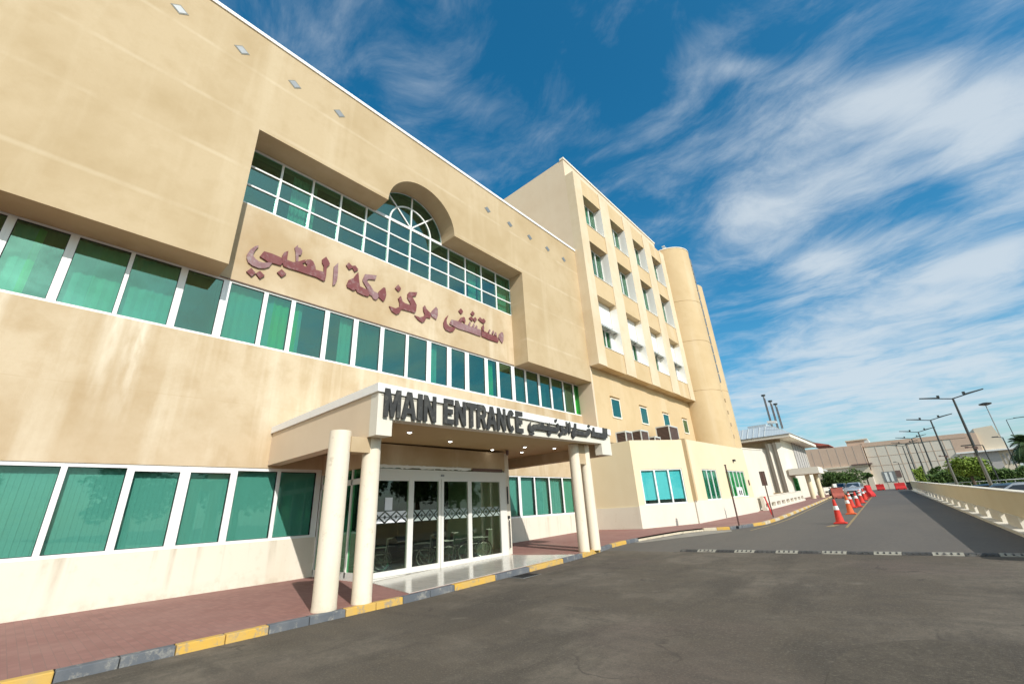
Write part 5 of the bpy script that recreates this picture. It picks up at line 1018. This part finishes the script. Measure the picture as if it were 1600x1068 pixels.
for i, (x, y, rz, lb) in enumerate(((-11.75, 11.2, R(-35), None), (-11.8, 10.45, R(-42), 'second folded-up black wheelchair from the right in the lobby'), (-11.85, 9.7, R(-30), 'middle black wheelchair in the lobby, behind the right sliding door'), (-11.9, 8.9, R(-45), 'fourth wheelchair from the right in the lobby, behind the left sliding door'), (-12.2, 7.5, R(-38), 'leftmost wheelchair in the lobby, behind the fixed glass panel'))):
    w_ = wc0 if i == 0 else copy_tree(wc0)
    w_.location = (x, y, .19); w_.rotation_euler = (0, 0, rz)
    if lb: w_['label'] = lb
# ================================================================ PLANTS
def leaves(mb, c, rad, n, size, rnd, flat=1.0, shell=.55):
    vs = []; fs = []
    for k in range(n):
        while True:
            p = Vector((rnd.uniform(-1, 1), rnd.uniform(-1, 1), rnd.uniform(-1, 1)))
            if .05 < p.length < 1: break
        p = p.normalized()*(shell+(1-shell)*rnd.random()**.6)
        q = Vector((c[0]+p.x*rad[0], c[1]+p.y*rad[1], c[2]+p.z*rad[2]))
        a = Vector((rnd.gauss(0, 1), rnd.gauss(0, 1), rnd.gauss(0, .7))).normalized(); b = a.orthogonal().normalized(); b.rotate(Matrix.Rotation(rnd.uniform(0, 2*PI), 3, a))
        s = size*rnd.uniform(.6, 1.4); b = b*s*.55; a = a*s
        i = len(vs); vs += [q-a, q-b, q+a, q+b]; fs.append((i, i+1, i+2, i+3))
    mb.add(vs, fs)
def tree(x, y, h, r, mat, label, name='tree', trunk=.3, n=2600, size=.13, squash=.8, seed=1, group=None, clumps=22, shell=.35):
    rnd = random.Random(seed); z = g(y); e = empty(name, (x, y, z), label, 'tree' if name != 'bush' else 'bush', group)
    zc = z+h-r*squash; mb = MB(); top = (x+rnd.uniform(-.1, .1), y, zc-r*.2)
    mb.cyl((x, y, z-.1), top, .055*h**.8, .035*h**.8, 9)
    cl = []
    for k in range(clumps):
        while True:
            p = Vector((rnd.uniform(-1, 1), rnd.uniform(-1, 1), rnd.uniform(-.8, 1)))
            if p.length < 1: break
        q = Vector((x+p.x*r*.78, y+p.y*r*.78, zc+p.z*r*squash*.75)); cl.append(q)
        if k < 9: mb.cyl(top, q, .028*h**.7, .008, 6)
    mb.build('trunk', 'bark', e)
    lb = MB()
    for q in cl: rr_ = r*rnd.uniform(.24, .42); leaves(lb, q, (rr_, rr_, rr_*squash), n//clumps, size, rnd, shell=shell)
    lb.build('crown', mat, e, keep=True); return e
tree(-8.1, 84, 4.1, 2.9, 'leaf_mid', 'big round dark green bush behind the cars left of the far hall', 'bush', n=9000, size=.13, squash=.72, seed=3, clumps=50)
tree(-5.3, 90, 3.1, .9, 'leaf_mid', 'small bushy tree beside the right edge of the big round bush', 'bush', n=1200, size=.11, squash=.8, seed=5, clumps=12)
tree(-11.9, 82, 2.6, 1.1, 'leaf_dark', 'dark low bush seen through the porch columns', 'bush', n=1500, size=.12, seed=6, clumps=14)
tree(4.05, 57, 3.2, 1.7, 'leaf_bright', 'bright yellow-green feathery tree behind the second street lamp', n=5200, size=.10, squash=.62, seed=8, clumps=46, shell=.2)
tree(2.5, 66, 2.6, 1.0, 'leaf_mid', 'small olive tree between the second and third street lamps', n=1400, size=.10, seed=9, clumps=16)
def hedge(x0, x1, y, w_, h, mat, label, seed, n=7000, size=.11, top=None):
    e = empty('hedge', ((x0+x1)/2, y, g(y)), label, 'hedge'); rnd = random.Random(seed); z = g(y)
    c = MB(); c.box(x0+.15, x1-.15, y-w_/2+.15, y+w_/2-.15, z, z+h-.2); c.build('core', 'leaf_dark', e)
    mb = MB(); vs = []; fs = []
    for k in range(n):
        px_ = rnd.uniform(x0, x1); f = rnd.random(); bump = .16*math.sin(px_*2.1+seed)+.10*math.sin(px_*5.7)
        if f < .55: q = Vector((px_, y-w_/2+rnd.gauss(0, .07), z+rnd.uniform(0, h+bump)))
        else: q = Vector((px_, y+rnd.uniform(-w_/2, w_/2), z+h+bump+rnd.gauss(0, .08)-.05))
        a = Vector((rnd.gauss(0, 1), rnd.gauss(0, 1), rnd.gauss(0, .8))).normalized(); b = a.orthogonal().normalized(); s = size*rnd.uniform(.6, 1.4)
        i = len(vs); vs += [q-a*s, q-b*s*.6, q+a*s, q+b*s*.6]; fs.append((i, i+1, i+2, i+3))
    mb.add(vs, fs); mb.build('foliage', mat, e, keep=True)
hedge(1.2, 11.5, 63, 1.4, 1.75, 'leaf_mid', 'long dark clipped hedge behind the parked cars and lamps', 2, 13000)
hedge(.4, 1.6, 84, 1.4, 2.6, 'leaf_bright', 'short sunlit hedge piece just right of the far red barriers', 4, 2500)
def palm(x, y, h, n, ln, label, seed):
    rnd = random.Random(seed); z = g(y); e = empty('palm_tree', (x, y, z), label, 'palm', 'palms at the right edge')
    mb = MB(); mb.lathe((x, y, z-.1), [(.26, 0), (.2, h*.3), (.17, h*.7), (.22, h)], 12); mb.build('trunk', 'bark', e)
    lb = MB()
    for k in range(n):
        az = 2*PI*k/n*3.1+rnd.uniform(-.2, .2); el = R(rnd.uniform(-15, 75)); L_ = ln*rnd.uniform(.85, 1.1); pts = []
        for j in range(9):
            t = j/8; rr_ = L_*t*math.cos(el)*(1-.12*t); zz = z+h+L_*t*math.sin(el)-L_*.75*t*t*(1.1-.4*math.sin(el)); pts.append(Vector((x+rr_*math.cos(az), y+rr_*math.sin(az), zz)))
        for j in range(8):
            p, q = pts[j], pts[j+1]; d = (q-p).normalized(); sd = Vector((-math.sin(az), math.cos(az), 0))
            for m_ in range(3):
                b = p.lerp(q, m_/3); wl_ = ln*.26*math.sin(PI*min(1, (j+m_/3+1.2)/9))
                for s in (-1, 1):
                    tip = b+sd*s*wl_+d*wl_*.6+Vector((0, 0, -wl_*.35)); lb.add([b, b+d*.07, tip], [(0, 1, 2)])
            lb.cyl(p, q, .018, n=4, smooth=False)
    lb.build('fronds', 'leaf_palm', e, keep=True)
palm(8.15, 58, 3.7, 30, 1.9, 'palm with drooping dark fronds at the right edge', 11)
palm(9.6, 66, 3.1, 24, 1.8, 'palm half out of the frame behind the first palm', 12)
tree(11.5, 80, 4.6, 2.0, 'leaf_dark', 'dark tree behind the palms at the right edge', n=3000, size=.14, seed=15, clumps=24)

t0 = tree(17, 6, 7.5, 3.4, 'leaf_dark', 'dark leafy car park tree nearest the camera, mirrored in the ground floor glass', 'tree', n=3600, size=.20, squash=.85, seed=21, clumps=30, group='car park trees opposite the entrance')
t0 = [o for o in COL.objects if o.get('group') == 'car park trees opposite the entrance'][0]
for x, y, rz, sc, w_ in ((18.5, 14, 1, 1.1, 'second from the camera in its row'), (16, 21, 2, .9, 'mirrored in the left fixed door glass'), (17.5, 29, 3, 1.15, 'tallest of the row, mirrored in the sliding doors'), (19, 36, 4, 1.0, 'mirrored in the right fixed door glass'), (20, 44, 5, .85, 'smallest and farthest of its row'), (18, -4, 6, 1.05, 'behind the camera, at the near end of its row')):
    c = copy_tree(t0); c.location = (x, y, .1); c.rotation_euler = (0, 0, rz); c.scale = (sc, sc, sc); c['label'] = 'dark leafy car park tree, '+w_
